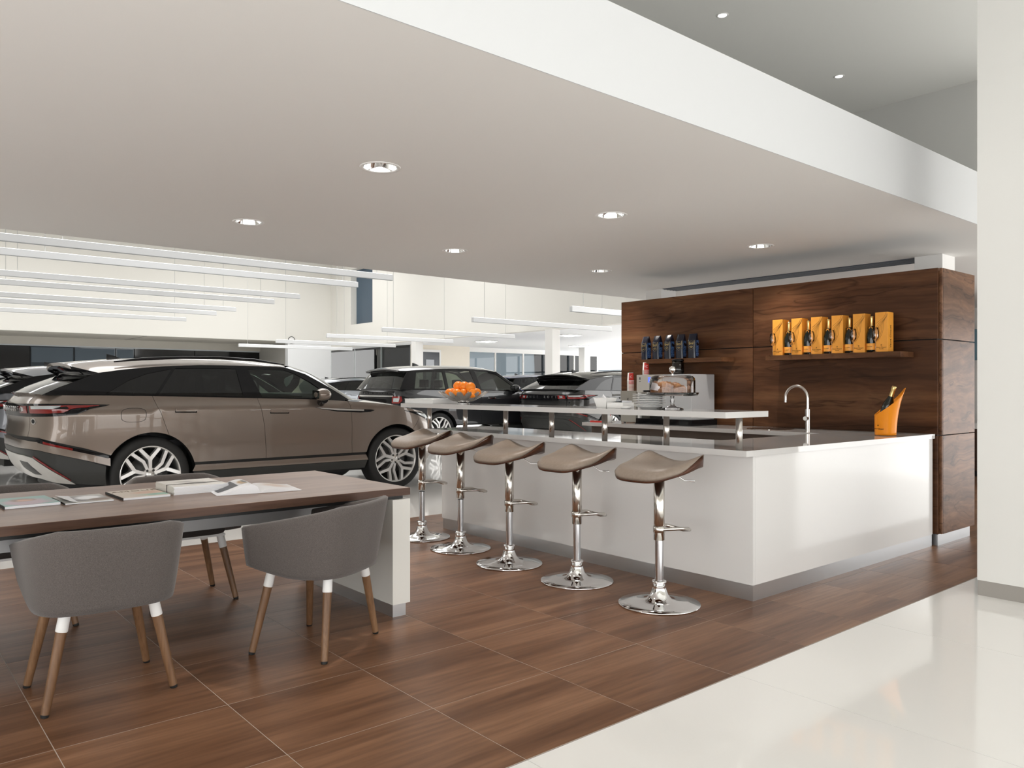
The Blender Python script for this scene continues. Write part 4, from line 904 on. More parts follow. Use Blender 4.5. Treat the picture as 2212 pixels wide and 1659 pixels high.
# wheel meshes (axis along y, outer face towards -y)
def lathe_y(prof, seg=48):   # prof of (r, y)
    return MB().lathe(prof, seg).xf(Matrix(((1, 0, 0, 0), (0, 0, 1, 0), (0, 1, 0, 0), (0, 0, 0, 1))))
me_tyre = lathe_y([(0.285, -0.118), (0.292, -0.128), (0.325, -0.136), (0.358, -0.130), (0.378, -0.115), (0.386, -0.095), (0.388, 0.0), (0.386, 0.095), (0.36, 0.13), (0.29, 0.125)], 64).mesh('tyre')
me_rimb = lathe_y([(0.292, -0.128), (0.288, -0.131), (0.281, -0.126), (0.270, -0.095), (0.262, 0.0), (0.262, 0.12)], 64).mesh('rim_barrel', False)
me_disc = lathe_y([(0.0001, -0.02), (0.19, -0.02), (0.19, 0.0), (0.0001, 0.0)], 40).mesh('brake_disc')
me_back = lathe_y([(0.0001, 0.03), (0.262, 0.03), (0.262, 0.04), (0.0001, 0.04)], 32).mesh('wheel_back')
def spokes(rot):
    m = MB()
    def bar(pts, w0, w1):
        n = len(pts)
        for i in range(n-1):
            (r0, t0), (r1, t1) = pts[i], pts[i+1]; p0 = Vector((r0*math.cos(t0), r0*math.sin(t0))); p1 = Vector((r1*math.cos(t1), r1*math.sin(t1)))
            d = (p1-p0).normalized(); q = Vector((-d.y, d.x)); wa = w0+(w1-w0)*i/(n-1); wb = w0+(w1-w0)*(i+1)/(n-1)
            p0 = p0-d*0.003; p1 = p1+d*0.003
            ya = -0.112-0.012*(r0/0.28); yb = -0.112-0.012*(r1/0.28); D = 0.035; sh = 0.6
            vs = []
            for p, ww, yy in ((p0, wa, ya), (p1, wb, yb)):
                for s_, y_, k_ in ((-1, yy+D, 1.25), (-1, yy, sh+.25), (1, yy, sh+.25), (1, yy+D, 1.25)):
                    c_ = p+q*(s_*ww*k_/2); vs.append((c_.x, y_, c_.y))
            m.add(vs, [(0, 1, 5, 4), (1, 2, 6, 5), (2, 3, 7, 6), (0, 3, 2, 1), (4, 5, 6, 7), (0, 4, 7, 3)])
    for k in range(5):
        c_ = R(rot+72*k)
        bar([(0.045, c_), (0.16, c_)], 0.034, 0.044)
        for s_ in (-1, 1): bar([(0.155, c_), (0.278, c_+s_*R(19.5))], 0.042, 0.038)
        bar([(0.05, c_+R(30)), (0.15, c_+R(25)), (0.278, c_+R(37))], 0.034, 0.038)
    return m
me_spk = spokes(20).mesh('spokes')
me_hub = MB().add(*(lambda t: (t.v, t.f, True))(lathe_y([(0.0001, -0.118), (0.028, -0.118), (0.034, -0.112), (0.066, -0.108), (0.075, -0.08), (0.075, 0.03)], 32))).mesh('hub')
lm = MB()
for k in range(5):
    a = R(20+36+72*k); t_ = lathe_y([(0.0001, -0.118), (0.010, -0.118), (0.012, -0.112), (0.012, -0.09)], 12); t_.v = [(p[0]+0.052*math.cos(a), p[1], p[2]+0.052*math.sin(a)) for p in t_.v]; lm.add(t_.v, t_.f, True)
me_lug = lm.mesh('lug_nuts')
M_rim = pm('alloy_silver', (0.78, 0.775, 0.76), 0.25, metal=0.85, coat=0.3)
def wheel(parent, x, y, side):
    t = put('wheel', me_tyre, M_rubber, parent, (x, y, 0.386)); t.rotation_euler = (0, 0, 0 if side < 0 else math.pi)
    for n_, me, mt in (('rim', me_rimb, M_rim), ('spokes', me_spk, M_rim), ('hub', me_hub, M_rim), ('lug_nuts', me_lug, M_clad), ('brake_disc', me_disc, pm('disc_steel', (0.12, 0.12, 0.12), 0.4, metal=0.8)), ('wheel_back', me_back, M_black)): put(n_, me, mt, t)
def paintmat(name, col, fl=0.35, rough=0.32, metal=0.55):
    m = pm(name, col, rough, metal=metal, coat=1.0, coatr=0.01); return m

def build_car(P, label, loc, s, paint, glass_r, glass_f, detail=True, txt=None):
    root = thing('parked_car', label, 'car', loc, 0.0, 'cars in the showroom'); root.scale = (s, s, s)
    W, XR, XF, ZTOP, ZB_ = tab(P['W'], 0.010), tab(P['xr']), tab(P['xf']), tab(P['zt'], 0.05), tab(P['zb'], 0.05)
    xA, xB = P['xA'], P['xB']
    LR, arcR = mk_arc(xA-XR(0.8), 0.96, P['nr']); LF, arcF = mk_arc(XF(0.7)-xB, 0.96, P['nf'])
    aR, aF = xA-LR, xB+LF
    def low(a, z):
        wv = W(z)
        if a < xA:
            u, v = arcR(min(LR, xA-a)); return (xA-u*(xA-XR(z)), -v*wv, z)
        if a > xB:
            u, v = arcF(min(LF, a-xB)); return (xB+u*(XF(z)-xB), -v*wv, z)
        return (a, -wv, z)
    GW = P['gw']
    def green(x, z):
        wv = (GW[0]-(z-GW[1])*GW[2]); k = 1.0
        if x < 0: k -= P['tap'][0]*(x*x)
        if x > 1.2: k -= P['tap'][1]*((x-1.2)/1.1)**2
        return (x, -wv*k, z)
    def both(name, m, mat, par=root, one=False):
        a = m.build(name, mat, par, fixn=False); b = None
        if not one: b = mirror(m).build(name, mat, par, fixn=False)
        return a, b
    def whole(name, m, mat, par=root):
        mm = mirror(m); r = MB(); r.v = m.v+mm.v; n = len(m.v); r.f = m.f+[tuple(i+n for i in f) for f in mm.f]; r.sm = m.sm+mm.sm; r.vn = m.vn+mm.vn if m.vn else None
        return r.build(name, mat, par, fixn=False)
    g = 0.004; wb = P['wb']; ra = P['ra']; zc = 0.378
    def top(a0, a1, dz=0.0, st=0.12):
        n = max(1, int(abs(a1-a0)/st)); return [(a0+(a1-a0)*i/n, ZTOP(a0+(a1-a0)*i/n)+dz) for i in range(n+1)]
    def bot(a0, a1, st=0.15):
        n = max(1, int(abs(a1-a0)/st)); return [(a0+(a1-a0)*i/n, ZB_(a0+(a1-a0)*i/n)) for i in range(n+1)]
    # dark inner shell seen through the panel gaps
    xa = math.sqrt(ra*ra-(zc-0.31)**2)
    shell = top(aR, aF)+[(aF, ZB_(aF))]+bot(aF, wb+xa+0.01)+arch(wb, zc, ra+.004, -9, 189)+bot(wb-xa-0.01, xa+0.01)+arch(0, zc, ra+.004, -9, 189)+bot(-xa-0.01, aR)
    whole('inner_shell', panel(shell, low, step=0.10, off=-0.016, thick=0), M_black)
    # painted side panels
    sd1, sd2, sd3 = P['seam1'], P['seam2'], P['seam3']; zs = P['zs']      # door seams as point lists, top to bottom ; lower door edge
    xs_ = math.sqrt(ra*ra-(zs-zc)**2)
    def sh(l, d): return [(p[0]+d, p[1]) for p in l]
    angq = math.degrees(math.atan2(sd1[-1][1]-zc, sd1[-1][0]))
    q0 = P['q0']; st_ = P['strip']     # rear strip: list of points from arch to rear
    zq = (st_[0][1]-zc); xq = -math.sqrt(max(0.0001, ra*ra-zq*zq)); angs = math.degrees(math.atan2(zq, xq))
    quarter = top(q0, sd1[0][0]-g)+sh(sd1, -g)+arch(0, zc, ra, angq, angs, 14)+[(p[0], p[1]+0.012) for p in st_[1:]]+[(q0, st_[-1][1]+0.012)]
    both('rear_quarter_panel', panel(quarter, low), paint)
    tg = top(aR, q0-0.006)+[(q0-0.006, P['ztail']), (aR, P['ztail'])]
    whole('tailgate', panel(tg, low), paint)
    b1 = [(aR, st_[-1][1]-0.006)]+[(p[0], p[1]-0.028) for p in st_[::-1]]+[(p[0], p[1]-P['sth']) for p in st_]+[(aR, st_[-1][1]-P['sth'])]
    whole('rear_bumper', panel(b1, low), paint)
    clz = st_[0][1]-P['sth']-0.004; angc = math.degrees(math.atan2(clz-zc, -math.sqrt(ra*ra-(clz-zc)**2)))
    cl_ = [(aR, st_[-1][1]-P['sth']-0.004)]+[(p[0], p[1]-P['sth']-0.004) for p in st_[:0:-1]]+arch(0, zc, ra, angc % 360, 188, 8)+bot(-xa, aR)
    whole('rear_valance', panel(cl_, low), M_clad)
    d1 = top(sd1[0][0], sd2[0][0]-g)+sh(sd2, -g)+[(xs_+0.003, zs)]+arch(0, zc, ra, math.degrees(math.asin((zs-zc)/ra)), angq, 10)+sd1[::-1][1:]
    dr = both('door', panel(d1, low), paint)
    d2 = top(sd2[0][0], sd3[0][0]-g)+sh(sd3, -g)+sd2[::-1]
    df = both('door', panel(d2, low), paint)
    fb = P['fseam']; angf = math.degrees(math.atan2(fb[-1][1]-zc, fb[-1][0]-wb))
    fe = top(sd3[0][0], fb[0][0])+fb+arch(wb, zc, ra, angf, 180-math.degrees(math.asin((zs-zc)/ra)), 16)+sd3[::-1]
    both('front_fender', panel(fe, low), paint)
    bump = top(fb[0][0]+g, aF)+[(aF, ZB_(aF))]+bot(aF, wb+xa)+arch(wb, zc, ra, -8, angf, 10)+sh(fb, g)[::-1]
    whole('front_bumper', panel(bump, low), paint)
    both('sill_trim', panel([(xs_+0.01, zs-0.03), (wb-xs_-0.01, zs-0.03), (wb-xa+0.03, zs-P['sill']), (xa-0.03, zs-P['sill'])], low), P.get('sillmat') or paint)
    both('sill', panel([(xa-0.02, zs-P['sill']-0.004), (wb-xa+0.02, zs-P['sill']-0.004), (wb-xa-0.01, 0.30), (xa+0.01, 0.30)], low), M_clad)
    for cx_ in (0, wb):     # inner arch lips
        ap = arch(cx_, zc, ra+0.001, -6, 186, 30); rows = [[low(p[0], p[1]) for p in ap], [(low(p[0], p[1])[0], low(p[0], p[1])[1]+0.10, p[1]) for p in ap]]
        both('arch_liner', MB().grid(rows), M_black)
    for sy in (-1, 1):
        for x in (0, wb): wheel(root, x, sy*(W(0.5)-0.145), sy)
    MB().box(-0.75, wb+0.55, -0.60, 0.60, 0.24, 0.80).box(xa+0.02, wb-xa-0.02, -0.84, 0.84, 0.27, 0.66).build('underbody', M_black, root)
    # greenhouse
    fp = P['frame']; holes = P['windows']
    belt = top(P['frame'][-1][0], P['frame'][0][0], 0.004)
    both('window_frame', panel(fp+belt[1:-1], green, holes, off=0.0, thick=0.02), M_gblack)
    for k, h in enumerate(holes): both('window', panel(h, green, off=-0.006, thick=0), (glass_f if k == 2 else glass_r))
    # roof
    rows = []
    for (x, hw, ze, zc_) in P['roof']:
        row = []
        for j in range(25):
            t_ = -1+2*j/24; xo = x
            if x == P['roof'][0][0]: xo = x-P['rb'][0]*(1-t_*t_)
            if x == P['roof'][-1][0]: xo = x+P['rb'][1]*(1-t_*t_)
            row.append((xo, hw*t_, ze+(zc_-ze)*(1-abs(t_)**2.6)))
        rows.append(row)
    # densify along x with Catmull-Rom
    dr_ = []
    for i in range(len(rows)-1):
        p0, p1, p2, p3 = rows[max(0, i-1)], rows[i], rows[i+1], rows[min(len(rows)-1, i+2)]
        for q in range(4):
            t_ = q/4; r = []
            for j in range(25):
                r.append(tuple(0.5*((2*p1[j][c])+(-p0[j][c]+p2[j][c])*t_+(2*p0[j][c]-5*p1[j][c]+4*p2[j][c]-p3[j][c])*t_*t_+(-p0[j][c]+3*p1[j][c]-3*p2[j][c]+p3[j][c])*t_**3) for c in range(3)))
            dr_.append(r)
    dr_.append(rows[-1]); MB().grid(dr_).build('roof', paint, root)
    # rear spoiler underside, rear glass, windscreen
    def dedge(t_, side, pts):
        d = [0]
        for i in range(1, len(pts)): d.append(d[-1]+math.dist(pts[i], pts[i-1]))
        x = np.interp(t_*d[-1], d, [p[0] for p in pts]); z = np.interp(t_*d[-1], d, [p[1] for p in pts]); return green(float(x), float(z))
    def slope(pts, bulge, n=12, t0=0.0, t1=1.0, lift_=0.0, cn=20, inset=0.0):
        rr = []
        for i in range(n+1):
            e = dedge(t0+(t1-t0)*i/n, 1, pts); row = []
            for j in range(cn+1):
                u = -1+2*j/cn; k = 1-u*u*(0.35+0.65*u*u); row.append((e[0]+bulge*k, -e[1]*u*(1-inset), e[2]+lift_*k))
            rr.append(row)
        return rr
    rg = slope(P['dpillar'], -P['rbulge'], t0=P['rg0'], lift_=0.02)
    MB().grid(rg).build('rear_window', glassmat('rear_glass', (0.20, 0.22, 0.21)) if detail else glass_r, root)
    sp = dr_[0]; tw = rg[0]; n = len(sp); tw2 = [tw[min(len(tw)-1, int(round(j*(len(tw)-1)/(n-1))))] for j in range(n)]
    lowr = [(p[0]+0.012, p[1]*0.995, p[2]-0.030) for p in sp]
    MB().grid([sp, lowr]).build('spoiler_edge', paint, root); MB().grid([lowr, [((a[0]+b[0])/2+0.04, (a[1]+b[1])/2, (a[2]+b[2])/2+0.02) for a, b in zip(lowr, tw2)], tw2]).build('spoiler_underside', M_gblack, root)
    if P['rg0'] > 0:   # side cheeks between roof corner and glass
        for sgn in (-1, 1):
            c0 = green(*P['dpillar'][0]); pts = [(c0[0], c0[1]*-sgn, c0[2])]; k = 0 if sgn < 0 else -1
            MB().add([(c0[0], sgn*abs(c0[1]), c0[2]), lowr[k], tw2[k], sp[k]], [(0, 1, 2), (0, 3, 1)]).build('spoiler_cheek', M_gblack, root)
    ws = slope(P['apillar'], P['wbulge'], lift_=0.035); MB().grid(ws).build('windscreen', glass_f, root)
    # cowl and bonnet
    hood = []; na = 30; a0 = P['hood0']
    for i in range(na+1):
        a = a0+(aF-0.01-a0)*i/na; z = ZTOP(a); p = low(a, z); row = []
        for j in range(21):
            u = -1+2*j/20; row.append((p[0], p[1]*-u, z+0.055*(1-abs(u)**2.4)*min(1, (aF-a)/0.9)+0.001))
        hood.append(row)
    MB().grid(hood).build('bonnet', paint, root)
    ce = hood[0]; we = ws[-1]; we2 = [we[min(len(we)-1, int(round(j*(len(we)-1)/20)))] for j in range(21)]
    MB().grid([we2, ce]).build('cowl', M_black, root)
    # deck between rear glass and tailgate top
    dk = [low(a, ZTOP(a)) for a in [aR+(P['dpillar'][-1][0]-aR)*i/10 for i in range(11)]]; dkr = dk+[(p[0], -p[1], p[2]) for p in dk[::-1]]; 
    gl_ = rg[-1]; half = [gl_[int(round(10+ (10*i/10)))] for i in range(11)]
    rows_ = [[(p[0], -p[1], p[2]) for p in dk][::-1]+dk[1:], None]
    tgt = []
    for p in rows_[0]:
        u = max(-1, min(1, p[1]/abs(gl_[0][1]+1e-9))); j = (u+1)/2*(len(gl_)-1); i0 = int(min(len(gl_)-2, max(0, math.floor(j)))); f = j-i0
        tgt.append(tuple(gl_[i0][c]*(1-f)+gl_[i0+1][c]*f for c in range(3)))
    if gl_[0][1] > 0: tgt = [tgt[i] for i in range(len(tgt))]
    MB().grid([rows_[0], tgt]).build('tailgate_deck', paint, root)
    # interior
    M_int = pm('cabin_dark', (0.02, 0.02, 0.022), 0.6)
    zf_ = P['zseat']
    MB().box(-0.7, 1.95, -0.78, 0.78, 0.66, 0.72).build('cabin_floor', M_int, root)
    MB().bbox(1.72, 2.15, -0.72, 0.72, 0.9, zf_+0.06, 0.03).build('dashboard', pm('dash_grey', (0.05, 0.055, 0.055), 0.6), root)
    MB().box(-0.95, -0.55, -0.72, 0.72, 0.7, zf_-0.02).build('parcel_shelf', M_int, root)
    for (x, y) in ((0.95, -0.36), (0.95, 0.36), (0.05, -0.40), (0.05, 0.40)):
        b_ = MB().bbox(x-0.10, x+0.04, y-0.23, y+0.23, 0.72, zf_+0.05, 0.05).build('seat', pm('seat_leather', P.get('seatcol', (0.03, 0.03, 0.032)), 0.5), root)
        MB().bbox(x-0.13, x-0.03, y-0.13, y+0.13, zf_+0.08, zf_+0.26, 0.04).cyl((x-0.08, y-0.05, zf_), (x-0.08, y-0.05, zf_+0.12), 0.008, 8).cyl((x-0.08, y+0.05, zf_), (x-0.08, y+0.05, zf_+0.12), 0.008, 8).build('headrest', pm('seat_leather', (0.03, 0.03, 0.032), 0.5), b_)
    MB().tube([(1.52+0.05*math.sin(a)*1.0, 0.36+0.185*math.cos(a), zf_+0.03+0.175*math.sin(a)) for a in [2*math.pi*i/28 for i in range(29)]], 0.014, 8).build('steering_wheel', M_int, root)
    # mirrors, fin, handles
    mx_, mz = P['mirror']
    for sy in (-1, 1):
        h = MB().sphere((mx_+0.02, sy*1.055, mz), 0.1, 18, 12, (0.95, 1.12, 0.72)).build('door_mirror', paint, root)
        MB().tube([(mx_+0.06, sy*0.92, mz-0.10), (mx_+0.04, sy*1.0, mz-0.075), (mx_+0.03, sy*1.08, mz-0.055)], [0.05, 0.04, 0.045], 12).build('mirror_foot', M_gblack, h)
        MB().add([(mx_-0.065, sy*(0.97), mz-0.05), (mx_-0.065, sy*1.14, mz-0.045), (mx_-0.065, sy*1.14, mz+0.045), (mx_-0.065, sy*0.97, mz+0.05)], [(0, 1, 2, 3)]).build('mirror_glass', M_chrome, h)
    fx, fz = P['fin']
    MB().prism([(fx-0.02, fz-0.01), (fx+0.17, fz-0.005), (fx+0.06, fz+0.045), (fx-0.015, fz+0.062)], 'y', -0.012, 0.012).build('roof_fin', M_gblack, root)
    for (x0_, z0_) in P['handles']:
        for i, sy in enumerate((0, 1)):
            m_ = panel([(x0_, z0_-0.022), (x0_+0.20, z0_-0.026), (x0_+0.215, z0_-0.012), (x0_+0.21, z0_+0.010), (x0_+0.02, z0_+0.016), (x0_-0.003, z0_+0.004)], low, off=0.010, thick=0.012)
            hd = (m_ if sy == 0 else mirror(m_)).build('door_handle', P.get('hmat') or paint, root, fixn=False)
            m_ = panel([(x0_-0.006, z0_-0.034), (x0_+0.212, z0_-0.038), (x0_+0.212, z0_-0.020), (x0_-0.006, z0_-0.016)], low, off=0.004, thick=0.006)
            (m_ if sy == 0 else mirror(m_)).build('handle_recess', M_gblack, hd, fixn=False)
    # lamps
    M_red = pm('lamp_red', (0.22, 0.006, 0.005), 0.08, coat=0.8); M_clear = pm('lamp_clear', (0.62, 0.66, 0.68), 0.1, metal=0.6, coat=0.5)
    for nm, poly, mat, off, wh in P['deco']:
        poly = [(aR if p[0] == 'c' else p[0], p[1]) for p in poly]
        mat = {'red': M_red, 'clear': M_clear, 'black': M_gblack, 'clad': M_clad, 'chrome': M_chrome, 'silver': pm('bumper_silver', (0.58, 0.565, 0.54), 0.28, metal=0.5, coat=0.4), 'paint': paint}[mat]
        m_ = panel(poly, low, off=off, thick=0.008, step=0.05)
        whole(nm, m_, mat) if wh else both(nm, m_, mat)
    hl = [(p[0], p[1]) for p in P['head']]; a_, b_ = both('headlamp', panel(hl, low, off=0.006, thick=0.008, step=0.05), M_gblack)
    hi = [(p[0], p[1]) for p in P['headin']]; m_ = panel(hi, low, off=0.010, thick=0.003, step=0.04); m_.build('lens', M_clear, a_, fixn=False); mirror(m_).build('lens', M_clear, b_, fixn=False)
    whole('grille', panel([(aF-0.55, 0.80), (aF, 0.80), (aF, 0.64), (aF-0.50, 0.66)], low, off=0.006, thick=0.004), M_gblack)
    whole('lower_intake', panel([(aF-0.7, 0.50), (aF, 0.50), (aF, 0.36), (aF-0.62, 0.36)], low, off=0.006, thick=0.004), M_black)
    if P.get('rails'):
        for sy in (-1, 1):
            pts = [(x, sy*0.615, z) for x, z in P['rails']]; MB().tube(pts, [0.006]+[0.016]*(len(pts)-2)+[0.006], 8).build('roof_rail', M_gblack, root)
    for (c_, wd, hh, zz_) in P.get('flap', []):
        rp = []
        for i in range(40):
            a = 2*math.pi*i/40; n_ = 3.2; k = (abs(math.cos(a))**n_+abs(math.sin(a))**n_)**(-1/n_); rp.append((c_+wd*math.cos(a)*k, zz_+hh*math.sin(a)*k))
        rin = [(c_+(p[0]-c_)*0.965, zz_+(p[1]-zz_)*0.955) for p in rp]
        panel(rp, low, [rin], off=0.0015, thick=0, step=0.03).build('fuel_flap', M_black, root, fixn=False)
    if txt:   # raised letters wrapped along the tailgate
        word, size, z0_, pitch, mat = txt; k0 = -(len(word)-1)/2
        for i, ch in enumerate(word):
            if ch == ' ': continue
            yy = (k0+i)*pitch   # reading left to right from behind: from +y to -y
            a = aR+abs(yy); p = low(a, z0_); e = low(a+0.01, z0_); ang = math.atan2(e[1]-p[1], e[0]-p[0])
            sgn = 1 if yy > 0 else -1
            o = put('letter', textmesh(ch, size, 0.003), mat, root, (p[0]-0.016, p[1]*sgn, z0_))
            o.rotation_euler = (R(90), 0, (ang if sgn > 0 else math.pi-ang*1.0-math.pi+0) if False else (ang if sgn > 0 else -math.pi-ang))
    return root

VEL = dict(wb=2.874, ra=0.437, xA=-0.35, xB=2.90, nr=3.9, nf=2.7,
  W=[(0.2, 0.90), (0.32, 0.938), (0.42, 0.955), (0.50, 0.950), (0.62, 0.948), (0.80, 0.962), (0.98, 0.970), (1.062, 0.972), (1.075, 0.950), (1.12, 0.922), (1.20, 0.893), (1.3, 0.86)],
  xr=[(0.25, -0.82), (0.37, -0.94), (0.50, -1.03), (0.66, -1.085), (0.74, -1.095), (0.90, -1.06), (1.0, -1.065), (1.08, -1.08), (1.13, -1.07), (1.17, -1.03), (1.21, -0.97)],
  xf=[(0.25, 3.58), (0.35, 3.68), (0.50, 3.73), (0.735, 3.71), (0.84, 3.65), (0.95, 3.55), (1.0, 3.42), (1.1, 3.2)],
  zt=[(-2.2, 1.192), (-0.9, 1.192), (-0.4, 1.188), (0.02, 1.180), (1.0, 1.152), (1.84, 1.128), (2.26, 1.100), (2.6, 1.075), (2.95, 1.030), (3.25, 0.985), (3.6, 0.950), (4.6, 0.945)],
  zb=[(-2.2, 0.42), (-1.2, 0.40), (-0.8, 0.35), (-0.45, 0.31), (0.4, 0.295), (2.5, 0.295), (3.3, 0.28), (4.6, 0.28)],
  seam1=[(0.024, 1.180), (0.055, 1.08), (0.09, 1.0), (0.168, 0.782)], seam2=[(1.112, 1.150), (1.125, 1.08), (1.173, 0.841), (1.199, 0.56), (1.195, 0.490)], seam3=[(2.205, 1.105), (2.235, 1.0), (2.25, 0.8), (2.257, 0.490)],
  zs=0.490, sill=0.094, q0=-1.16, strip=[(-0.38, 0.604), (-0.60, 0.672), (-0.80, 0.728), (-1.0, 0.778), (-1.16, 0.79)], sth=0.105, ztail=0.80,
  fseam=[(3.27, 0.985), (3.26, 0.876), (3.115, 0.745)], gw=(0.895, 1.17, 0.48), tap=(0.06, 0.13),
  frame=[(-0.94, 1.198), (-0.80, 1.268), (-0.60, 1.348), (-0.445, 1.412), (-0.2, 1.450), (0.274, 1.494), (0.55, 1.508), (1.05, 1.508), (1.515, 1.497), (1.75, 1.425), (2.0, 1.292), (2.32, 1.103)],
  windows=[[(-0.40, 1.206), (-0.184, 1.337), (0.0, 1.408), (0.255, 1.464), (0.055, 1.196)], [(0.088, 1.195), (0.29, 1.466), (0.60, 1.474), (0.932, 1.474), (0.962, 1.170)], [(1.172, 1.160), (1.062, 1.474), (1.49, 1.468), (1.62, 1.425), (1.80, 1.325), (1.99, 1.190), (1.90, 1.142)]],
  roof=[(-0.665, 0.61, 1.478, 1.522), (-0.56, 0.665, 1.442, 1.538), (-0.445, 0.700, 1.412, 1.550), (-0.2, 0.735, 1.450, 1.573), (0.2, 0.740, 1.490, 1.592), (0.65, 0.734, 1.508, 1.602), (1.05, 0.733, 1.508, 1.597), (1.35, 0.732, 1.503, 1.578), (1.515, 0.727, 1.497, 1.552)], rb=(0.045, 0.10),
  dpillar=[(-0.445, 1.412), (-0.60, 1.348), (-0.80, 1.268), (-0.94, 1.198)], rg0=0.12, rbulge=0.09, apillar=[(1.515, 1.497), (1.75, 1.425), (2.0, 1.292), (2.32, 1.103)], wbulge=0.22, hood0=2.24,
  zseat=1.14, mirror=(1.80, 1.185), fin=(-0.18, 1.566), handles=[(0.228, 1.043), (1.238, 1.012)], rails=[(-0.27, 1.528), (0.0, 1.563), (0.4, 1.588), (0.8, 1.594), (1.2, 1.577), (1.55, 1.532)],
  flap=[(-0.171, 0.118, 0.070, 0.992)],
  head=[(2.99, 0.985), (3.18, 0.968), (3.42, 0.945), (3.66, 0.91), (3.72, 0.84), (3.52, 0.845), (3.30, 0.91)], headin=[(3.22, 0.945), (3.42, 0.925), (3.62, 0.895), (3.66, 0.858), (3.52, 0.862), (3.34, 0.905)],
  deco=[('tail_lamp_band', [('c', 1.108), (-1.15, 1.110), (-0.80, 1.108), (-0.385, 1.095), (-0.42, 1.082), (-0.56, 1.062), (-0.68, 1.010), (-0.85, 0.995), (-1.15, 0.990), ('c', 0.988)], 'black', 0.008, True),
   ('tail_lamp', [(-1.13, 1.088), (-1.13, 1.022), (-0.92, 1.022), (-0.79, 1.030), (-0.72, 1.060), (-0.48, 1.082), (-0.48, 1.090), (-0.75, 1.092)], 'red', 0.012, False),
   ('tail_lamp', [(-1.36, 1.088), (-1.36, 1.022), (-1.18, 1.022), (-1.18, 1.088)], 'red', 0.012, False),
   ('tail_lamp_lens', [(-1.10, 1.086), (-1.10, 1.060), (-0.88, 1.058), (-0.82, 1.072), (-0.80, 1.086)], 'clear', 0.015, False),
   ('tail_lamp_lens', [(-1.31, 1.075), (-1.31, 1.045), (-1.24, 1.045), (-1.24, 1.075)], 'clear', 0.015, False),
   ('bumper_strip', [(-0.395, 0.600), (-0.60, 0.664), (-0.80, 0.722), (-0.99, 0.778), (-1.03, 0.770), (-1.0, 0.745), (-0.80, 0.694), (-0.60, 0.636), (-0.398, 0.574)], 'black', 0.006, False),
   ('reflector', [(-0.95, 0.757), (-0.70, 0.687), (-0.705, 0.668), (-0.95, 0.737)], 'red', 0.009, False),
   ('diffuser', [('c', 0.62), (-1.25, 0.62), (-1.10, 0.60), (-0.98, 0.52), (-0.86, 0.42), (-0.77, 0.345), (-0.95, 0.362), (-1.15, 0.40), ('c', 0.41)], 'silver', 0.010, True),
   ('diffuser_inset', [(-1.45, 0.56), (-1.22, 0.555), (-1.13, 0.49), (-1.08, 0.44), (-1.2, 0.44), (-1.4, 0.50)], 'clad', 0.012, False),
   ('accent_line', [(-1.09, 0.605), (-0.975, 0.527), (-0.855, 0.427), (-0.80, 0.378), (-0.795, 0.386), (-0.85, 0.437), (-0.965, 0.539), (-1.085, 0.618)], 'red', 0.009, False),
   ('badge', [(-1.10+0.030*math.cos(R(30*i)), 0.945+0.030*math.sin(R(30*i))) for i in range(12)], 'silver', 0.006, False),
   ('badge', [(-1.10+0.021*math.cos(R(30*i)), 0.945+0.021*math.sin(R(30*i))) for i in range(12)], 'black', 0.009, False),
   ('side_vent', [(1.77, 1.038), (2.05, 1.022), (2.25, 1.012), (2.50, 1.000), (2.545, 0.992), (2.49, 0.972), (2.35, 0.968), (2.05, 0.985), (1.85, 1.018)], 'black', 0.005, False),
   ('vent_blade', [(1.78, 1.037), (2.05, 1.021), (2.40, 1.002), (2.40, 0.988), (2.05, 1.000), (1.85, 1.022)], 'silver', 0.009, False)])

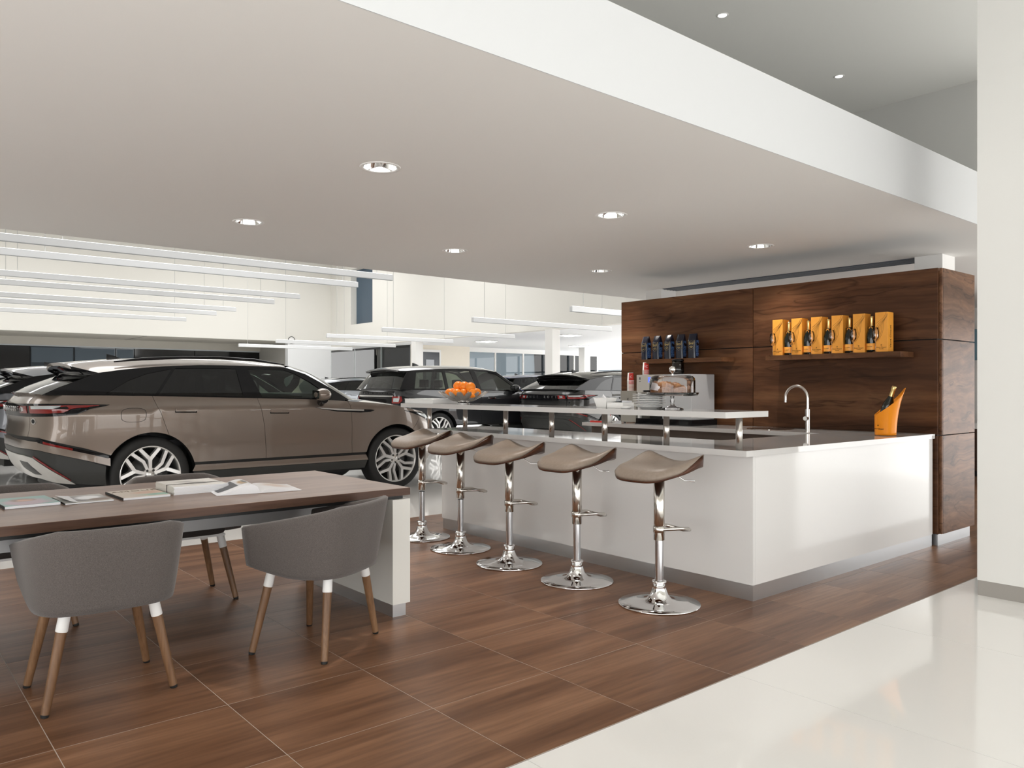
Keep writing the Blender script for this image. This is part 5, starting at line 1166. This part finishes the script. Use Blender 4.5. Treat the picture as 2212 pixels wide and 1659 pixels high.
RRV = dict(VEL); RRV.update(dict(wb=2.92, ra=0.445, xA=-0.45, xB=3.0, nr=4.6, nf=3.4,
  W=[(0.2, 0.93), (0.35, 0.965), (0.6, 0.985), (0.9, 0.99), (1.1, 0.985), (1.17, 0.965), (1.25, 0.93), (1.4, 0.90)],
  xr=[(0.25, -0.95), (0.40, -1.02), (0.62, -1.06), (0.9, -1.04), (1.1, -1.02), (1.2, -1.0), (1.27, -0.97)], xf=[(0.25, 3.7), (0.5, 3.80), (0.8, 3.80), (1.0, 3.74), (1.1, 3.6)],
  zt=[(-2.4, 1.255), (-0.9, 1.255), (0.0, 1.250), (1.2, 1.238), (2.3, 1.205), (2.8, 1.165), (3.2, 1.13), (3.6, 1.08), (4.8, 1.06)],
  seam1=[(0.13, 1.250), (0.14, 1.1), (0.20, 0.774)], seam2=[(1.09, 1.24), (1.10, 0.9), (1.10, 0.520)], seam3=[(2.18, 1.21), (2.20, 0.9), (2.20, 0.520)], zs=0.52, sill=0.07, sillmat=M_chrome,
  q0=-1.22, strip=[(-0.40, 0.58), (-0.60, 0.60), (-0.90, 0.62), (-1.22, 0.64)], sth=0.12, ztail=0.68, fseam=[(3.36, 1.10), (3.34, 0.9), (3.17, 0.742)],
  gw=(0.93, 1.25, 0.46), tap=(0.03, 0.06),
  frame=[(-0.955, 1.262), (-0.86, 1.40), (-0.76, 1.54), (-0.66, 1.655), (-0.2, 1.69), (0.4, 1.712), (0.9, 1.716), (1.4, 1.70), (1.72, 1.655), (2.0, 1.48), (2.38, 1.208)],
  windows=[[(-0.60, 1.285), (-0.46, 1.625), (0.20, 1.665), (0.18, 1.275)], [(0.26, 1.272), (0.28, 1.668), (0.95, 1.675), (1.03, 1.262)], [(1.15, 1.262), (1.08, 1.672), (1.42, 1.664), (1.65, 1.618), (1.90, 1.47), (2.14, 1.29), (2.13, 1.245)]],
  roof=[(-0.86, 0.66, 1.655, 1.70), (-0.66, 0.715, 1.655, 1.742), (-0.2, 0.724, 1.69, 1.780), (0.4, 0.717, 1.712, 1.797), (0.9, 0.715, 1.716, 1.80), (1.4, 0.718, 1.70, 1.782), (1.72, 0.725, 1.655, 1.735)], rb=(0.03, 0.08),
  dpillar=[(-0.66, 1.655), (-0.76, 1.54), (-0.86, 1.40), (-0.955, 1.262)], rg0=0.10, rbulge=0.07, apillar=[(1.72, 1.655), (2.0, 1.48), (2.38, 1.208)], wbulge=0.20, hood0=2.30, zseat=1.22, mirror=(2.0, 1.30), fin=(-0.05, 1.785), seatcol=(0.36, 0.28, 0.20),
  handles=[(0.30, 1.10), (1.28, 1.09)], hmat=M_chrome, rails=None, flap=[],
  head=[(3.12, 1.10), (3.4, 1.08), (3.8, 1.04), (3.85, 0.93), (3.5, 0.94), (3.2, 1.0)], headin=[(3.3, 1.06), (3.6, 1.04), (3.78, 1.0), (3.78, 0.95), (3.5, 0.96), (3.32, 1.0)],
  deco=[('tailgate_trim', [('c', 1.235), (-1.14, 1.235), (-1.14, 0.985), ('c', 0.985)], 'black', 0.004, True),
   ('chrome_bar', [('c', 1.135), (-1.16, 1.135), (-1.16, 1.110), ('c', 1.110)], 'chrome', 0.009, True),
   ('tail_lamp', [(-1.20, 1.13), (-1.20, 0.96), (-0.96, 0.955), (-0.80, 1.05), (-0.62, 1.065), (-0.62, 1.085), (-0.82, 1.10), (-0.92, 1.13)], 'black', 0.006, False),
   ('tail_lamp_ring', [(-1.18, 1.118), (-1.18, 0.978), (-0.99, 0.975), (-0.93, 1.03), (-0.95, 1.118)], 'red', 0.010, False),
   ('tail_lamp_lens', [(-1.14, 1.085), (-1.14, 1.01), (-1.01, 1.005), (-0.99, 1.085)], 'clear', 0.013, False),
   ('side_vent', [(2.24, 0.98), (2.28, 0.98), (2.30, 0.62), (2.26, 0.62)], 'chrome', 0.006, False)]))

G_priv = glassmat('privacy_glass', (0.014, 0.015, 0.0145)); G_front = glassmat('front_glass', (0.62, 0.74, 0.66)); G_mid = glassmat('tinted_glass', (0.30, 0.33, 0.30))
P_tan = paintmat('tan_metallic', (0.235, 0.190, 0.158), rough=0.34, metal=0.6); P_grey = paintmat('grey_metallic', (0.155, 0.165, 0.185)); P_dk = paintmat('dark_grey_metallic', (0.036, 0.035, 0.034)); P_blk = paintmat('black_paint', (0.020, 0.021, 0.024), metal=0.2); P_blue = paintmat('navy_paint', (0.02, 0.03, 0.10), metal=0.3); P_sil = paintmat('silver_metallic', (0.28, 0.30, 0.33))
S_ = 1.0285
M_let = pm('chrome_letter', (0.8, 0.8, 0.8), 0.15, metal=1.0)
tan = build_car(VEL, 'tan metallic sport utility car parked side-on behind the table', (2.388, 9.60, 0), S_, P_tan, G_priv, G_front, True, ('RANGE ROVER', 0.075, 1.055, 0.108, M_let))
blk = build_car(RRV, 'black boxy sport utility car with clear side windows behind the fruit bowl', (9.55, 14.65, 0), 1.0, P_blk, G_mid, G_front, False, ('RANGE ROVER', 0.06, 1.19, 0.098, M_let))
def recolour(src, label, loc, s, old, new, also=()):
    c = copy_tree(src); c['label'] = label; c.location = loc; c.scale = (s, s, s)
    for ch in [c]+list(c.children_recursive):
        for sl in ch.material_slots:
            if sl.material == old: sl.material = new
            for a_, b_ in also:
                if sl.material == a_: sl.material = b_
    return c
recolour(tan, 'dark grey car seen from behind, right of the black car', (12.45, 12.45, 0), 1.045, P_tan, P_dk, [(MATS['bumper_silver'], M_clad)])
recolour(tan, 'slate grey car parked just beyond the tan car at the left edge', (2.35, 13.05, 0), S_, P_tan, P_grey)
recolour(tan, 'second grey car at the far left edge, only its rear glass showing', (2.3, 16.5, 0), S_, P_tan, P_sil)
recolour(tan, 'silver-grey car far behind the tan car bonnet', (12.6, 24.6, 0), S_, P_tan, P_sil)
recolour(blk, 'navy blue car far behind the black car', (19.35, 22.7, 0), 1.0, P_blk, P_blue)
